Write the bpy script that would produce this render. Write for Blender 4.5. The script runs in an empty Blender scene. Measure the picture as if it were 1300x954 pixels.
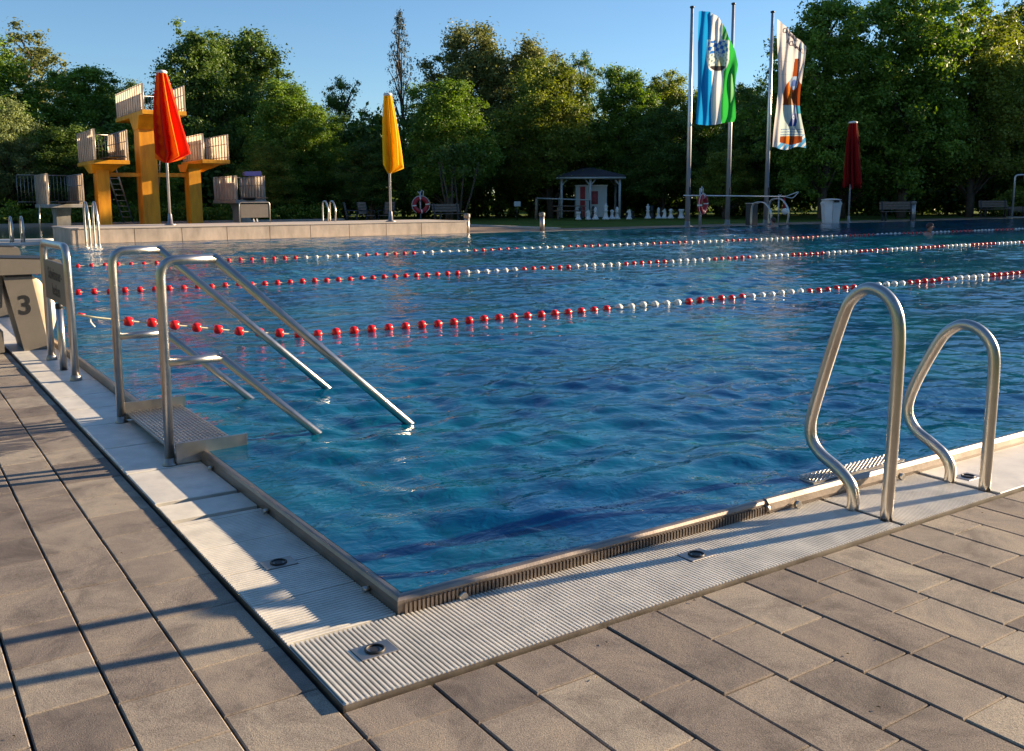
import bpy, math, random
import numpy as np
from mathutils import Vector, Matrix
rnd = random.Random(7)
D = bpy.data
SC = bpy.context.scene
COL = SC.collection
R = math.radians

# ---------------------------------------------------------------- materials
def new_mat(name):
    m = D.materials.new(name); m.use_nodes = True
    nt = m.node_tree
    return m, nt, nt.nodes['Principled BSDF'], nt.nodes['Material Output']

def node(nt, t, **kw):
    n = nt.nodes.new(t)
    for k, v in kw.items():
        if k in n.inputs: n.inputs[k].default_value = v
        else: setattr(n, k, v)
    return n

def coords(nt, scale=(1, 1, 1)):
    tc = node(nt, 'ShaderNodeTexCoord'); mp = node(nt, 'ShaderNodeMapping')
    mp.inputs['Scale'].default_value = scale
    nt.links.new(tc.outputs['Object'], mp.inputs['Vector'])
    return mp.outputs['Vector']

def ramp(nt, src, stops):
    r = node(nt, 'ShaderNodeValToRGB')
    cr = r.color_ramp
    while len(cr.elements) < len(stops): cr.elements.new(0.5)
    for e, (p, c) in zip(cr.elements, stops):
        e.position = p; e.color = (*c, 1) if len(c) == 3 else c
    nt.links.new(src, r.inputs['Fac'])
    return r.outputs['Color']

def plain(name, col, rough=0.5, metal=0.0, var=0.12, scale=4.0, bump=0.0, bscale=40.0, spec=0.5, stretch=(1, 1, 1)):
    """colour with mild wear: noise-driven shade variation, roughness variation and optional bump"""
    m, nt, b, out = new_mat(name)
    v = coords(nt, stretch)
    n = node(nt, 'ShaderNodeTexNoise', Scale=scale, Detail=6.0, Roughness=0.6)
    nt.links.new(v, n.inputs['Vector'])
    lo = [c * (1 - var) for c in col]; hi = [min(1, c * (1 + var)) for c in col]
    nt.links.new(ramp(nt, n.outputs['Fac'], [(0.3, lo), (0.7, hi)]), b.inputs['Base Color'])
    mr = node(nt, 'ShaderNodeMapRange'); mr.inputs['To Min'].default_value = max(0.02, rough - 0.08); mr.inputs['To Max'].default_value = min(1, rough + 0.1)
    nt.links.new(n.outputs['Fac'], mr.inputs['Value']); nt.links.new(mr.outputs['Result'], b.inputs['Roughness'])
    b.inputs['Metallic'].default_value = metal
    b.inputs['Specular IOR Level'].default_value = spec
    if bump:
        n2 = node(nt, 'ShaderNodeTexNoise', Scale=bscale, Detail=4.0)
        nt.links.new(v, n2.inputs['Vector'])
        bp = node(nt, 'ShaderNodeBump', Strength=0.6, Distance=bump)
        nt.links.new(n2.outputs['Fac'], bp.inputs['Height']); nt.links.new(bp.outputs['Normal'], b.inputs['Normal'])
    return m

M = {}
M['steel'] = plain('brushed_steel', (0.56, 0.53, 0.49), 0.30, 1.0, 0.10, 14.0, 0.0004, 160)
M['lip'] = plain('lip_steel', (0.30, 0.255, 0.225), 0.42, 0.95, 0.2, 9.0, 0.0006, 120)
M['steel_dull'] = plain('dull_steel', (0.40, 0.37, 0.34), 0.42, 1.0, 0.2, 9.0, 0.0006, 120)
M['alu'] = plain('aluminium_pole', (0.60, 0.58, 0.56), 0.38, 0.85, 0.08, 3.0)
M['white_grate'] = plain('white_plastic', (0.69, 0.66, 0.60), 0.45, 0, 0.17, 9.0, 0.0006, 90)
M['dark'] = plain('dark_gap', (0.02, 0.02, 0.02), 0.9)
M['black'] = plain('black_rubber', (0.02, 0.02, 0.022), 0.5)
M['orange'] = plain('orange_paint', (0.93, 0.34, 0.008), 0.5, 0, 0.30, 3.0, 0.002, 30, stretch=(1, 1, .22))
M['slab'] = plain('pale_panel', (0.62, 0.55, 0.47), 0.55, 0, 0.10, 1.2)
M['concrete'] = plain('concrete', (0.36, 0.33, 0.29), 0.8, 0, 0.3, 3.0, 0.002, 60, stretch=(1, 1, .3))
M['wall'] = plain('sandstone_panel', (0.50, 0.41, 0.33), 0.8, 0, 0.24, 4.0, 0.002, 50, stretch=(1, 1, .4))
M['coping'] = plain('coping_stone', (0.52, 0.45, 0.38), 0.8, 0, 0.12, 1.5, 0.002, 40)
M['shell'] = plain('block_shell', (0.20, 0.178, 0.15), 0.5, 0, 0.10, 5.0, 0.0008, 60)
M['shell_light'] = plain('block_front', (0.62, 0.52, 0.38), 0.5, 0, 0.08, 5.0)  # sunlit copy of the block shell, warm sun put into the colour
M['signface'] = plain('sign_panel', (0.17, 0.15, 0.13), 0.45, 0, 0.1, 6.0)
M['wood'] = plain('bench_wood', (0.17, 0.12, 0.085), 0.6, 0, 0.3, 9.0, 0.002, 40)
M['iron'] = plain('dark_iron', (0.03, 0.03, 0.032), 0.5)
M['redbuoy'] = plain('red_plastic', (0.72, 0.012, 0.012), 0.28, 0, 0.08, 6.0)
M['whitebuoy'] = plain('white_float', (0.78, 0.76, 0.70), 0.32, 0, 0.06, 6.0)
M['rope'] = plain('pale_rope', (0.66, 0.62, 0.42), 0.7, 0, 0.15, 60.0)
M['white'] = plain('white_paint', (0.75, 0.74, 0.71), 0.45, 0, 0.06, 3.0)
M['chess_black'] = plain('black_chess', (0.02, 0.02, 0.02), 0.35)
M['roof'] = plain('roof_felt', (0.06, 0.06, 0.075), 0.8, 0, 0.2, 3.0, 0.003, 30)
M['kioskgrey'] = plain('kiosk_panel', (0.55, 0.58, 0.57), 0.5, 0, 0.06, 2.0)
M['reddark'] = plain('dark_red_panel', (0.32, 0.015, 0.02), 0.5, 0, 0.2, 6.0)
M['redposter'] = plain('poster_red', (0.30, 0.03, 0.04), 0.4, 0, 0.9, 5.0)
M['redring'] = plain('lifebuoy_red', (0.40, 0.02, 0.03), 0.45, 0, 0.1, 4.0)
M['skin'] = plain('skin', (0.45, 0.22, 0.14), 0.45, 0, 0.08, 20.0)
M['hair'] = plain('hair', (0.06, 0.03, 0.02), 0.6, 0, 0.2, 40.0)
M['tarpblue'] = plain('blue_cover', (0.02, 0.03, 0.22), 0.5)
M['bark'] = plain('bark', (0.10, 0.075, 0.055), 0.9, 0, 0.35, 6.0, 0.01, 14)
M['palebark'] = plain('pale_bark', (0.20, 0.165, 0.12), 0.9, 0, 0.35, 6.0, 0.01, 14)
M['pebble'] = plain('pebble_band', (0.26, 0.18, 0.12), 0.9, 0, 0.45, 5.0, 0.02, 9)
M['farpave'] = plain('far_paving', (0.33, 0.28, 0.23), 0.8, 0, 0.16, 1.3, 0.002, 20)

def fabric(name, col, col2, trans=0.35, attr=True):
    m, nt, b, out = new_mat(name)
    v = coords(nt)
    n = node(nt, 'ShaderNodeTexNoise', Scale=3.0, Detail=5.0); nt.links.new(v, n.inputs['Vector'])
    c = ramp(nt, n.outputs['Fac'], [(0.35, col), (0.65, [x * 0.88 for x in col])])
    if attr:
        a = node(nt, 'ShaderNodeAttribute', attribute_name='pleat')
        mx = node(nt, 'ShaderNodeMix', data_type='RGBA')
        nt.links.new(a.outputs['Fac'], mx.inputs[0]); nt.links.new(c, mx.inputs[6]); mx.inputs[7].default_value = (*col2, 1)
        c = mx.outputs[2]
    nt.links.new(c, b.inputs['Base Color']); b.inputs['Roughness'].default_value = 0.85
    b.inputs['Specular IOR Level'].default_value = 0.2
    w = node(nt, 'ShaderNodeTexNoise', Scale=260.0, Detail=2.0); nt.links.new(v, w.inputs['Vector'])
    bp = node(nt, 'ShaderNodeBump', Strength=0.4, Distance=0.002); nt.links.new(w.outputs['Fac'], bp.inputs['Height'])
    nt.links.new(bp.outputs['Normal'], b.inputs['Normal'])
    t = node(nt, 'ShaderNodeBsdfTranslucent'); nt.links.new(c, t.inputs['Color'])
    mix = node(nt, 'ShaderNodeMixShader', Fac=trans)
    nt.links.new(b.outputs[0], mix.inputs[1]); nt.links.new(t.outputs[0], mix.inputs[2]); nt.links.new(mix.outputs[0], out.inputs['Surface'])
    return m
M['umb_red'] = fabric('red_orange_canvas', (0.80, 0.035, 0.008), (1.0, 0.27, 0.01))
M['umb_yellow'] = fabric('yellow_canvas', (0.92, 0.52, 0.008), (1.0, 0.74, 0.03))
M['umb_dark'] = fabric('dark_red_canvas', (0.28, 0.008, 0.010), (0.34, 0.015, 0.012))

def panel_mat():
    m, nt, b, out = new_mat('translucent_board')
    b.inputs['Base Color'].default_value = (0.66, 0.58, 0.48, 1); b.inputs['Roughness'].default_value = 0.5
    v = coords(nt); n = node(nt, 'ShaderNodeTexNoise', Scale=2.5, Detail=5.0); nt.links.new(v, n.inputs['Vector'])
    c = ramp(nt, n.outputs['Fac'], [(0.3, (0.55, 0.47, 0.38)), (0.7, (0.78, 0.68, 0.56))]); nt.links.new(c, b.inputs['Base Color'])
    t = node(nt, 'ShaderNodeBsdfTranslucent'); nt.links.new(c, t.inputs['Color'])
    mix = node(nt, 'ShaderNodeMixShader', Fac=0.55)
    nt.links.new(b.outputs[0], mix.inputs[1]); nt.links.new(t.outputs[0], mix.inputs[2]); nt.links.new(mix.outputs[0], out.inputs['Surface'])
    return m
M['panel'] = panel_mat()

# flag cloth takes its printed design from a colour attribute
def flag_mat():
    m, nt, b, out = new_mat('printed_cloth')
    a = node(nt, 'ShaderNodeAttribute', attribute_name='print')
    nt.links.new(a.outputs['Color'], b.inputs['Base Color']); b.inputs['Roughness'].default_value = 0.7
    b.inputs['Specular IOR Level'].default_value = 0.25
    t = node(nt, 'ShaderNodeBsdfTranslucent'); nt.links.new(a.outputs['Color'], t.inputs['Color'])
    mix = node(nt, 'ShaderNodeMixShader', Fac=0.4)
    nt.links.new(b.outputs[0], mix.inputs[1]); nt.links.new(t.outputs[0], mix.inputs[2]); nt.links.new(mix.outputs[0], out.inputs['Surface'])
    return m
M['flag'] = flag_mat()

def paver_mat():
    m, nt, b, out = new_mat('concrete_paver')
    v = coords(nt)
    a = node(nt, 'ShaderNodeAttribute', attribute_name='tone')
    base = ramp(nt, a.outputs['Fac'], [(0.0, (0.185, 0.158, 0.143)), (0.35, (0.240, 0.205, 0.181)), (0.7, (0.300, 0.260, 0.222)), (1.0, (0.355, 0.312, 0.262))])
    big = node(nt, 'ShaderNodeTexNoise', Scale=5.0, Detail=8.0, Roughness=0.68, Distortion=0.6); nt.links.new(v, big.inputs['Vector'])
    k = ramp(nt, big.outputs['Fac'], [(0.34, (0.60, 0.59, 0.61)), (0.50, (1, 1, 1)), (0.66, (1.28, 1.25, 1.17))])
    mx = node(nt, 'ShaderNodeMix', data_type='RGBA', blend_type='MULTIPLY'); mx.inputs[0].default_value = 1
    nt.links.new(base, mx.inputs[6]); nt.links.new(k, mx.inputs[7])
    fine = node(nt, 'ShaderNodeTexNoise', Scale=330.0, Detail=3.0, Roughness=0.7); nt.links.new(v, fine.inputs['Vector'])
    kf = ramp(nt, fine.outputs['Fac'], [(0.34, (0.45, 0.45, 0.45)), (0.52, (1, 1, 1)), (0.70, (1.4, 1.36, 1.3))])
    mx2 = node(nt, 'ShaderNodeMix', data_type='RGBA', blend_type='MULTIPLY'); mx2.inputs[0].default_value = 0.8
    nt.links.new(mx.outputs[2], mx2.inputs[6]); nt.links.new(kf, mx2.inputs[7])
    # splashed wet patch by the stair: streaks stretched along X, fading away from it
    sv = coords(nt, (2.2, 9.0, 1))
    wn = node(nt, 'ShaderNodeTexNoise', Scale=1.6, Detail=4.0, Distortion=0.8); nt.links.new(sv, wn.inputs['Vector'])
    tc = node(nt, 'ShaderNodeTexCoord')
    dist = node(nt, 'ShaderNodeVectorMath', operation='DISTANCE'); dist.inputs[1].default_value = (-0.85, 2.75, 0)
    nt.links.new(tc.outputs['Object'], dist.inputs[0])
    fall = node(nt, 'ShaderNodeMapRange'); fall.inputs['From Min'].default_value = 0.35; fall.inputs['From Max'].default_value = 0.95
    fall.inputs['To Min'].default_value = 0.16; fall.inputs['To Max'].default_value = -0.4
    nt.links.new(dist.outputs['Value'], fall.inputs['Value'])
    add = node(nt, 'ShaderNodeMath', operation='ADD'); nt.links.new(wn.outputs['Fac'], add.inputs[0]); nt.links.new(fall.outputs['Result'], add.inputs[1])
    wet = node(nt, 'ShaderNodeMapRange'); wet.inputs['From Min'].default_value = 0.60; wet.inputs['From Max'].default_value = 0.66
    nt.links.new(add.outputs[0], wet.inputs['Value'])
    mx3 = node(nt, 'ShaderNodeMix', data_type='RGBA', blend_type='MULTIPLY'); nt.links.new(wet.outputs['Result'], mx3.inputs[0])
    nt.links.new(mx2.outputs[2], mx3.inputs[6]); mx3.inputs[7].default_value = (0.42, 0.40, 0.40, 1)
    nt.links.new(mx3.outputs[2], b.inputs['Base Color'])
    rr = node(nt, 'ShaderNodeMapRange'); rr.inputs['To Min'].default_value = 0.86; rr.inputs['To Max'].default_value = 0.28
    nt.links.new(wet.outputs['Result'], rr.inputs['Value']); nt.links.new(rr.outputs['Result'], b.inputs['Roughness'])
    b.inputs['Specular IOR Level'].default_value = 0.3
    bp = node(nt, 'ShaderNodeBump', Strength=0.7, Distance=0.0015); nt.links.new(fine.outputs['Fac'], bp.inputs['Height'])
    bp2 = node(nt, 'ShaderNodeBump', Strength=0.5, Distance=0.006); nt.links.new(big.outputs['Fac'], bp2.inputs['Height']); nt.links.new(bp.outputs['Normal'], bp2.inputs['Normal'])
    nt.links.new(bp2.outputs['Normal'], b.inputs['Normal'])
    return m
M['paver'] = paver_mat()

def grass_mat():
    m, nt, b, out = new_mat('lawn')
    v = coords(nt)
    n = node(nt, 'ShaderNodeTexNoise', Scale=0.5, Detail=8.0, Roughness=0.7); nt.links.new(v, n.inputs['Vector'])
    nt.links.new(ramp(nt, n.outputs['Fac'], [(0.3, (0.075, 0.11, 0.02)), (0.55, (0.12, 0.17, 0.03)), (0.75, (0.18, 0.20, 0.05))]), b.inputs['Base Color'])
    b.inputs['Roughness'].default_value = 0.95; b.inputs['Specular IOR Level'].default_value = 0.1
    f = node(nt, 'ShaderNodeTexNoise', Scale=30.0, Detail=5.0); nt.links.new(v, f.inputs['Vector'])
    bp = node(nt, 'ShaderNodeBump', Strength=1.0, Distance=0.05); nt.links.new(f.outputs['Fac'], bp.inputs['Height']); nt.links.new(bp.outputs['Normal'], b.inputs['Normal'])
    return m
M['grass'] = grass_mat()

def leaf_mat(name, a, c, trans=0.3):
    m, nt, b, out = new_mat(name)
    at = node(nt, 'ShaderNodeAttribute', attribute_name='tint')
    col = ramp(nt, at.outputs['Fac'], [(0.0, a), (1.0, c)])
    nt.links.new(col, b.inputs['Base Color']); b.inputs['Roughness'].default_value = 0.55; b.inputs['Specular IOR Level'].default_value = 0.35
    t = node(nt, 'ShaderNodeBsdfTranslucent')
    hs = node(nt, 'ShaderNodeHueSaturation', Saturation=1.15, Value=1.5, Hue=0.49); nt.links.new(col, hs.inputs['Color']); nt.links.new(hs.outputs[0], t.inputs['Color'])
    mix = node(nt, 'ShaderNodeMixShader', Fac=trans)
    nt.links.new(b.outputs[0], mix.inputs[1]); nt.links.new(t.outputs[0], mix.inputs[2]); nt.links.new(mix.outputs[0], out.inputs['Surface'])
    return m
M['leaf_dark'] = leaf_mat('leaves_dark', (0.050, 0.098, 0.018), (0.15, 0.235, 0.045))
M['leaf_mid'] = leaf_mat('leaves_mid', (0.07, 0.135, 0.016), (0.20, 0.32, 0.045))
M['leaf_yellow'] = leaf_mat('leaves_yellow', (0.10, 0.145, 0.02), (0.26, 0.31, 0.05))
M['leaf_brown'] = leaf_mat('leaves_brown', (0.10, 0.12, 0.035), (0.22, 0.24, 0.07))
M['leaf_fir'] = leaf_mat('leaves_fir', (0.022, 0.030, 0.014), (0.06, 0.075, 0.03), 0.15)
M['leaf_silver'] = leaf_mat('leaves_silver', (0.13, 0.17, 0.06), (0.28, 0.34, 0.13))

def water_mat(name, body, body2, tint, clear=0.45, amp=1.0):
    m, nt, b, out = new_mat(name)
    nt.nodes.remove(b)
    tc = node(nt, 'ShaderNodeTexCoord')
    def noise(scale, sx, sy, rot, det=3.0, dist=0.0, rough=0.5):
        mp = node(nt, 'ShaderNodeMapping'); mp.inputs['Scale'].default_value = (sx, sy, 1); mp.inputs['Rotation'].default_value = (0, 0, R(rot))
        nt.links.new(tc.outputs['Object'], mp.inputs['Vector'])
        n = node(nt, 'ShaderNodeTexNoise', Scale=scale, Detail=det, Distortion=dist, Roughness=rough)
        nt.links.new(mp.outputs[0], n.inputs['Vector']); return n.outputs['Fac']
    n1 = noise(1.1, 1.0, 1.5, 20, 2.0, 0.4)
    n2 = noise(3.6, 1.0, 1.7, -34, 3.0, 0.7)
    n3 = noise(11.0, 1.0, 1.5, 12, 3.0, 0.5)
    b1 = node(nt, 'ShaderNodeBump', Strength=1.0, Distance=0.010 * amp); nt.links.new(n1, b1.inputs['Height'])
    b2 = node(nt, 'ShaderNodeBump', Strength=1.0, Distance=0.006 * amp); nt.links.new(n2, b2.inputs['Height']); nt.links.new(b1.outputs[0], b2.inputs['Normal'])
    b3 = node(nt, 'ShaderNodeBump', Strength=1.0, Distance=0.0075 * amp); nt.links.new(n3, b3.inputs['Height']); nt.links.new(b2.outputs[0], b3.inputs['Normal'])
    N = b3.outputs[0]
    fr = node(nt, 'ShaderNodeFresnel', IOR=1.333); nt.links.new(N, fr.inputs['Normal'])
    gl = node(nt, 'ShaderNodeBsdfAnisotropic'); gl.inputs['Roughness'].default_value = 0.045; gl.inputs['Color'].default_value = (1, 1, 1, 1)
    nt.links.new(N, gl.inputs['Normal'])
    patch = noise(0.55, 1.0, 1.3, 15, 4.0, 0.6, 0.6)
    bc = ramp(nt, patch, [(0.35, body), (0.65, body2)])
    df = node(nt, 'ShaderNodeBsdfDiffuse'); nt.links.new(bc, df.inputs['Color']); nt.links.new(N, df.inputs['Normal'])
    tr = node(nt, 'ShaderNodeBsdfTransparent'); tr.inputs['Color'].default_value = (*tint, 1)
    mb = node(nt, 'ShaderNodeMixShader', Fac=clear); nt.links.new(df.outputs[0], mb.inputs[1]); nt.links.new(tr.outputs[0], mb.inputs[2])
    mf = node(nt, 'ShaderNodeMixShader'); nt.links.new(fr.outputs[0], mf.inputs[0]); nt.links.new(mb.outputs[0], mf.inputs[1]); nt.links.new(gl.outputs[0], mf.inputs[2])
    nt.links.new(mf.outputs[0], out.inputs['Surface'])
    return m
M['water'] = water_mat('pool_water', (0.0005, 0.115, 0.33), (0.001, 0.265, 0.39), (0.09, 0.62, 0.84), 0.56, 1.0)
M['water_far'] = water_mat('diving_water', (0.01, 0.05, 0.07), (0.02, 0.08, 0.10), (0.2, 0.5, 0.6), 0.3, 0.5)

def basin_mat():
    m, nt, b, out = new_mat('basin_lining')
    v = coords(nt)
    n = node(nt, 'ShaderNodeTexNoise', Scale=1.3, Detail=3.0, Distortion=1.2); nt.links.new(v, n.inputs['Vector'])
    nt.links.new(ramp(nt, n.outputs['Fac'], [(0.35, (0.03, 0.30, 0.42)), (0.62, (0.12, 0.60, 0.62))]), b.inputs['Base Color'])
    b.inputs['Roughness'].default_value = 0.6
    return m
M['basin'] = basin_mat()

# ---------------------------------------------------------------- mesh helpers
class MB:
    def __init__(self): self.v = []; self.f = []; self.m = []; self.s = []
    def add(self, vs, fs, mi=0, smooth=False):
        o = len(self.v); self.v += [tuple(p) for p in vs]
        for f in fs: self.f.append(tuple(o + i for i in f)); self.m.append(mi); self.s.append(smooth)
        return self
    def box(self, x0, x1, y0, y1, z0, z1, mi=0):
        vs = [(x0, y0, z0), (x1, y0, z0), (x1, y1, z0), (x0, y1, z0), (x0, y0, z1), (x1, y0, z1), (x1, y1, z1), (x0, y1, z1)]
        return self.add(vs, [(0, 3, 2, 1), (4, 5, 6, 7), (0, 1, 5, 4), (1, 2, 6, 5), (2, 3, 7, 6), (3, 0, 4, 7)], mi)
    def cbox(self, x0, x1, y0, y1, z0, z1, c=0.01, mi=0):
        """box with chamfered edges all round"""
        vs = []; fs = []
        for z, i in ((z0, c), (z0 + c, 0), (z1 - c, 0), (z1, c)):
            a, b_, d, e = x0 + i, x1 - i, y0 + i, y1 - i
            if i: vs += [(a + 0, d, z), (b_, d, z), (b_, e, z), (a, e, z)]
            else: vs += [(a, d, z), (b_, d, z), (b_, e, z), (a, e, z)]
        for k in range(3):
            for j in range(4):
                fs.append((4 * k + j, 4 * k + (j + 1) % 4, 4 * k + 4 + (j + 1) % 4, 4 * k + 4 + j))
        fs += [(3, 2, 1, 0), (12, 13, 14, 15)]
        return self.add(vs, fs, mi)
    def prism(self, poly, axis, a, b, mi=0):
        """poly: 2D points in the two remaining axes (in x,y,z order); extruded along axis from a to b"""
        def P(p, t): q = list(p); q.insert(axis, t); return tuple(q)
        n = len(poly); vs = [P(p, a) for p in poly] + [P(p, b) for p in poly]
        fs = [tuple(range(n))[::-1], tuple(range(n, 2 * n))] + [(i, (i + 1) % n, n + (i + 1) % n, n + i) for i in range(n)]
        return self.add(vs, fs, mi)
    def tube(self, pts, r, seg=12, mi=0, cap=True, taper=None):
        pts = [Vector(p) for p in pts]; n = len(pts); vs = []; fs = []
        up = None
        for i, p in enumerate(pts):
            t = (pts[min(i + 1, n - 1)] - pts[max(i - 1, 0)]).normalized()
            if up is None:
                up = Vector((0, 0, 1)) if abs(t.z) < 0.9 else Vector((1, 0, 0))
            a = t.cross(up)
            if a.length < 1e-4: a = t.orthogonal()
            a.normalize(); bb = a.cross(t).normalized(); up = bb
            rr = r if taper is None else taper[i]
            for k in range(seg):
                an = 2 * math.pi * k / seg
                vs.append(p + a * math.cos(an) * rr + bb * math.sin(an) * rr)
        for i in range(n - 1):
            for k in range(seg):
                k2 = (k + 1) % seg
                fs.append((i * seg + k, i * seg + k2, (i + 1) * seg + k2, (i + 1) * seg + k))
        self.add(vs, fs, mi, True)
        if cap:
            o = len(self.v) - len(vs)
            self.f.append(tuple(o + k for k in range(seg))[::-1]); self.m.append(mi); self.s.append(False)
            self.f.append(tuple(o + (n - 1) * seg + k for k in range(seg))); self.m.append(mi); self.s.append(False)
        return self
    def lathe(self, prof, c=(0, 0, 0), seg=20, mi=0, sx=1.0, sy=1.0):
        vs = []; fs = []
        for (r, z) in prof:
            for k in range(seg):
                an = 2 * math.pi * k / seg
                vs.append((c[0] + r * math.cos(an) * sx, c[1] + r * math.sin(an) * sy, c[2] + z))
        for i in range(len(prof) - 1):
            for k in range(seg):
                k2 = (k + 1) % seg
                fs.append((i * seg + k, i * seg + k2, (i + 1) * seg + k2, (i + 1) * seg + k))
        fs.append(tuple(range(seg))[::-1]); fs.append(tuple((len(prof) - 1) * seg + k for k in range(seg)))
        return self.add(vs, fs, mi, True)
    def mesh(self, name, mats, o=(0, 0, 0)):
        me = D.meshes.new(name)
        me.from_pydata([(p[0] - o[0], p[1] - o[1], p[2] - o[2]) for p in self.v], [], self.f)
        for m in (mats if isinstance(mats, (list, tuple)) else [mats]): me.materials.append(m)
        me.polygons.foreach_set('material_index', self.m); me.polygons.foreach_set('use_smooth', self.s)
        me.update(); return me
    def build(self, name, mats, parent=None, o=None):
        if o is None: o = parent.get('_o', (0, 0, 0)) if parent is not None else (0, 0, 0)
        ob = D.objects.new(name, self.mesh(name, mats, o)); COL.objects.link(ob)
        if parent is not None: ob.parent = parent; ob['_o'] = list(o)
        else: ob.location = o; ob['_o'] = list(o)
        return ob

def tag(o, label=None, cat=None, group=None, kind=None):
    if label: o['label'] = label
    if cat: o['category'] = cat
    if group: o['group'] = group
    if kind: o['kind'] = kind
    return o

def thing(name, o, label, cat, group=None):
    e = D.objects.new(name, None); COL.objects.link(e); e.location = o; e['_o'] = list(o); e.empty_display_size = 0.2
    return tag(e, label, cat, group)

def copy_thing(root, loc, label, group=None, rotz=None):
    def rec(o, par):
        c = o.copy(); COL.objects.link(c)
        if par is not None: c.parent = par
        for ch in [x for x in D.objects if x.parent == o]: rec(ch, c)
        return c
    r = rec(root, None); r.location = loc; r['label'] = label
    if group: r['group'] = group
    if rotz is not None: r.rotation_euler = (0, 0, rotz)
    return r

def struct(mb, name, mats):
    return tag(mb.build(name, mats), kind='structure')

def spline(pts, n=8):
    """Catmull-Rom through the points"""
    P = [Vector(p) for p in pts]; P = [P[0] * 2 - P[1]] + P + [P[-1] * 2 - P[-2]]; out = []
    for i in range(1, len(P) - 2):
        for k in range(n):
            t = k / n
            out.append(0.5 * ((2 * P[i]) + (-P[i - 1] + P[i + 1]) * t + (2 * P[i - 1] - 5 * P[i] + 4 * P[i + 1] - P[i + 2]) * t * t + (-P[i - 1] + 3 * P[i] - 3 * P[i + 1] + P[i + 2]) * t ** 3))
    out.append(P[-2]); return out

def rounded(pts, rad, n=6):
    """polyline with its inner corners rounded"""
    P = [Vector(p) for p in pts]; out = [P[0]]
    for i in range(1, len(P) - 1):
        a = (P[i - 1] - P[i]); b = (P[i + 1] - P[i]); d = min(rad, a.length * .45, b.length * .45)
        A = P[i] + a.normalized() * d; B = P[i] + b.normalized() * d
        for k in range(n + 1):
            t = k / n; out.append(A * (1 - t) ** 2 + P[i] * 2 * t * (1 - t) + B * t * t)
    out.append(P[-1]); return out

# ---------------------------------------------------------------- ground, basins, water
PX, PY = 50.0, 23.2          # main pool extents, corner at the origin
DX0, DX1, DY0, DY1 = -16.0, 20.0, 26.4, 46.5   # diving pool
g = MB()
def cells(mb, xs, ys, skip, z):
    for i in range(len(xs) - 1):
        for j in range(len(ys) - 1):
            cx, cy = (xs[i] + xs[i + 1]) / 2, (ys[j] + ys[j + 1]) / 2
            if any(a < cx < b and c < cy < d for a, b, c, d in skip): continue
            mb.add([(xs[i], ys[j], z), (xs[i + 1], ys[j], z), (xs[i + 1], ys[j + 1], z), (xs[i], ys[j + 1], z)], [(0, 1, 2, 3)])
cells(g, [-400, DX0, 0, DX1, PX, 500], [-300, 0, PY, DY0, DY1, 600], [(0, PX, 0, PY), (DX0, DX1, DY0, DY1)], -0.06)
struct(g, 'ground', M['grass'])

def basin(name, x0, x1, y0, y1, ztop, depth, mat):
    b = MB()
    b.add([(x0, y0, -depth), (x1, y0, -depth), (x1, y1, -depth), (x0, y1, -depth), (x0, y0, ztop), (x1, y0, ztop), (x1, y1, ztop), (x0, y1, ztop)],
          [(0, 1, 2, 3), (0, 4, 5, 1), (1, 5, 6, 2), (2, 6, 7, 3), (3, 7, 4, 0)])
    return struct(b, name, mat)
basin('pool_basin', 0.03, PX, 0.03, PY, 0.02, 1.35, M['basin'])
basin('diving_basin', DX0, DX1, DY0, DY1, -0.065, 3.5, M['basin'])
WZ = 0.039
def wave_sheet(name, mat):
    def axis(n, L, d0):        # spacing grows away from the corner nearest the deck
        t = np.linspace(0, 1, n); x = t * d0 * (n - 1) + (L - d0 * (n - 1)) * t ** 2.6; return 0.0262 + x * (L / x[-1])
    gx = axis(860, PX - .03, .022); gy = axis(640, PY - .03, .018)
    X, Y = np.meshgrid(gx, gy); dx = np.gradient(gx)[None, :]; dy = np.gradient(gy)[:, None]; sp = np.maximum(dx, dy)
    rs = np.random.default_rng(12); Z = np.zeros_like(X)
    calm = .75 + .35 * np.sin(X * .55 + 1.3 * np.sin(Y * .4)) * np.sin(Y * .7 + .8)
    xw = X + .10 * np.sin(Y * 1.9 + .5) + .05 * np.sin(Y * 4.3 + X * 1.1); yw = Y + .10 * np.sin(X * 1.6) + .05 * np.sin(X * 3.7 - Y * .9)
    for i in range(84):
        lam = .13 * (1.9 / .13) ** (i / 83) * rs.uniform(.9, 1.1); k = 2 * np.pi / lam
        th = rs.normal(R(60), R(34)) + (np.pi if rs.random() < .3 else 0)
        slope = .0195 * (1.6 if lam < .42 else (.6 if lam < .8 else .40))
        fade = np.clip((lam / sp - 2.6) / 2.0, 0, 1)
        Z += fade * (slope / k) * np.sin(k * (xw * np.cos(th) + yw * np.sin(th)) + rs.uniform(0, 6.28))
    edge = np.minimum(np.minimum(X - .026, PX - X), np.minimum(Y - .026, PY - Y)); Z *= calm * np.clip(edge / .30, 0, 1) ** .8
    co = np.stack([X, Y, WZ + Z], -1).reshape(-1, 3); ny, nx = X.shape; I = np.arange(nx * ny, dtype=np.int32).reshape(ny, nx)
    F_ = np.stack([I[:-1, :-1], I[:-1, 1:], I[1:, 1:], I[1:, :-1]], -1).reshape(-1, 4)
    me = D.meshes.new(name); me.vertices.add(len(co)); me.vertices.foreach_set('co', co.astype(np.float32).ravel())
    me.loops.add(F_.size); me.loops.foreach_set('vertex_index', F_.ravel()); me.polygons.add(len(F_)); me.polygons.foreach_set('loop_start', np.arange(0, F_.size, 4, dtype=np.int32))
    me.polygons.foreach_set('use_smooth', np.ones(len(F_), dtype=bool)); me.update(calc_edges=True); me.materials.append(mat)
    ob = D.objects.new(name, me); COL.objects.link(ob); tag(ob, kind='structure')
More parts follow.
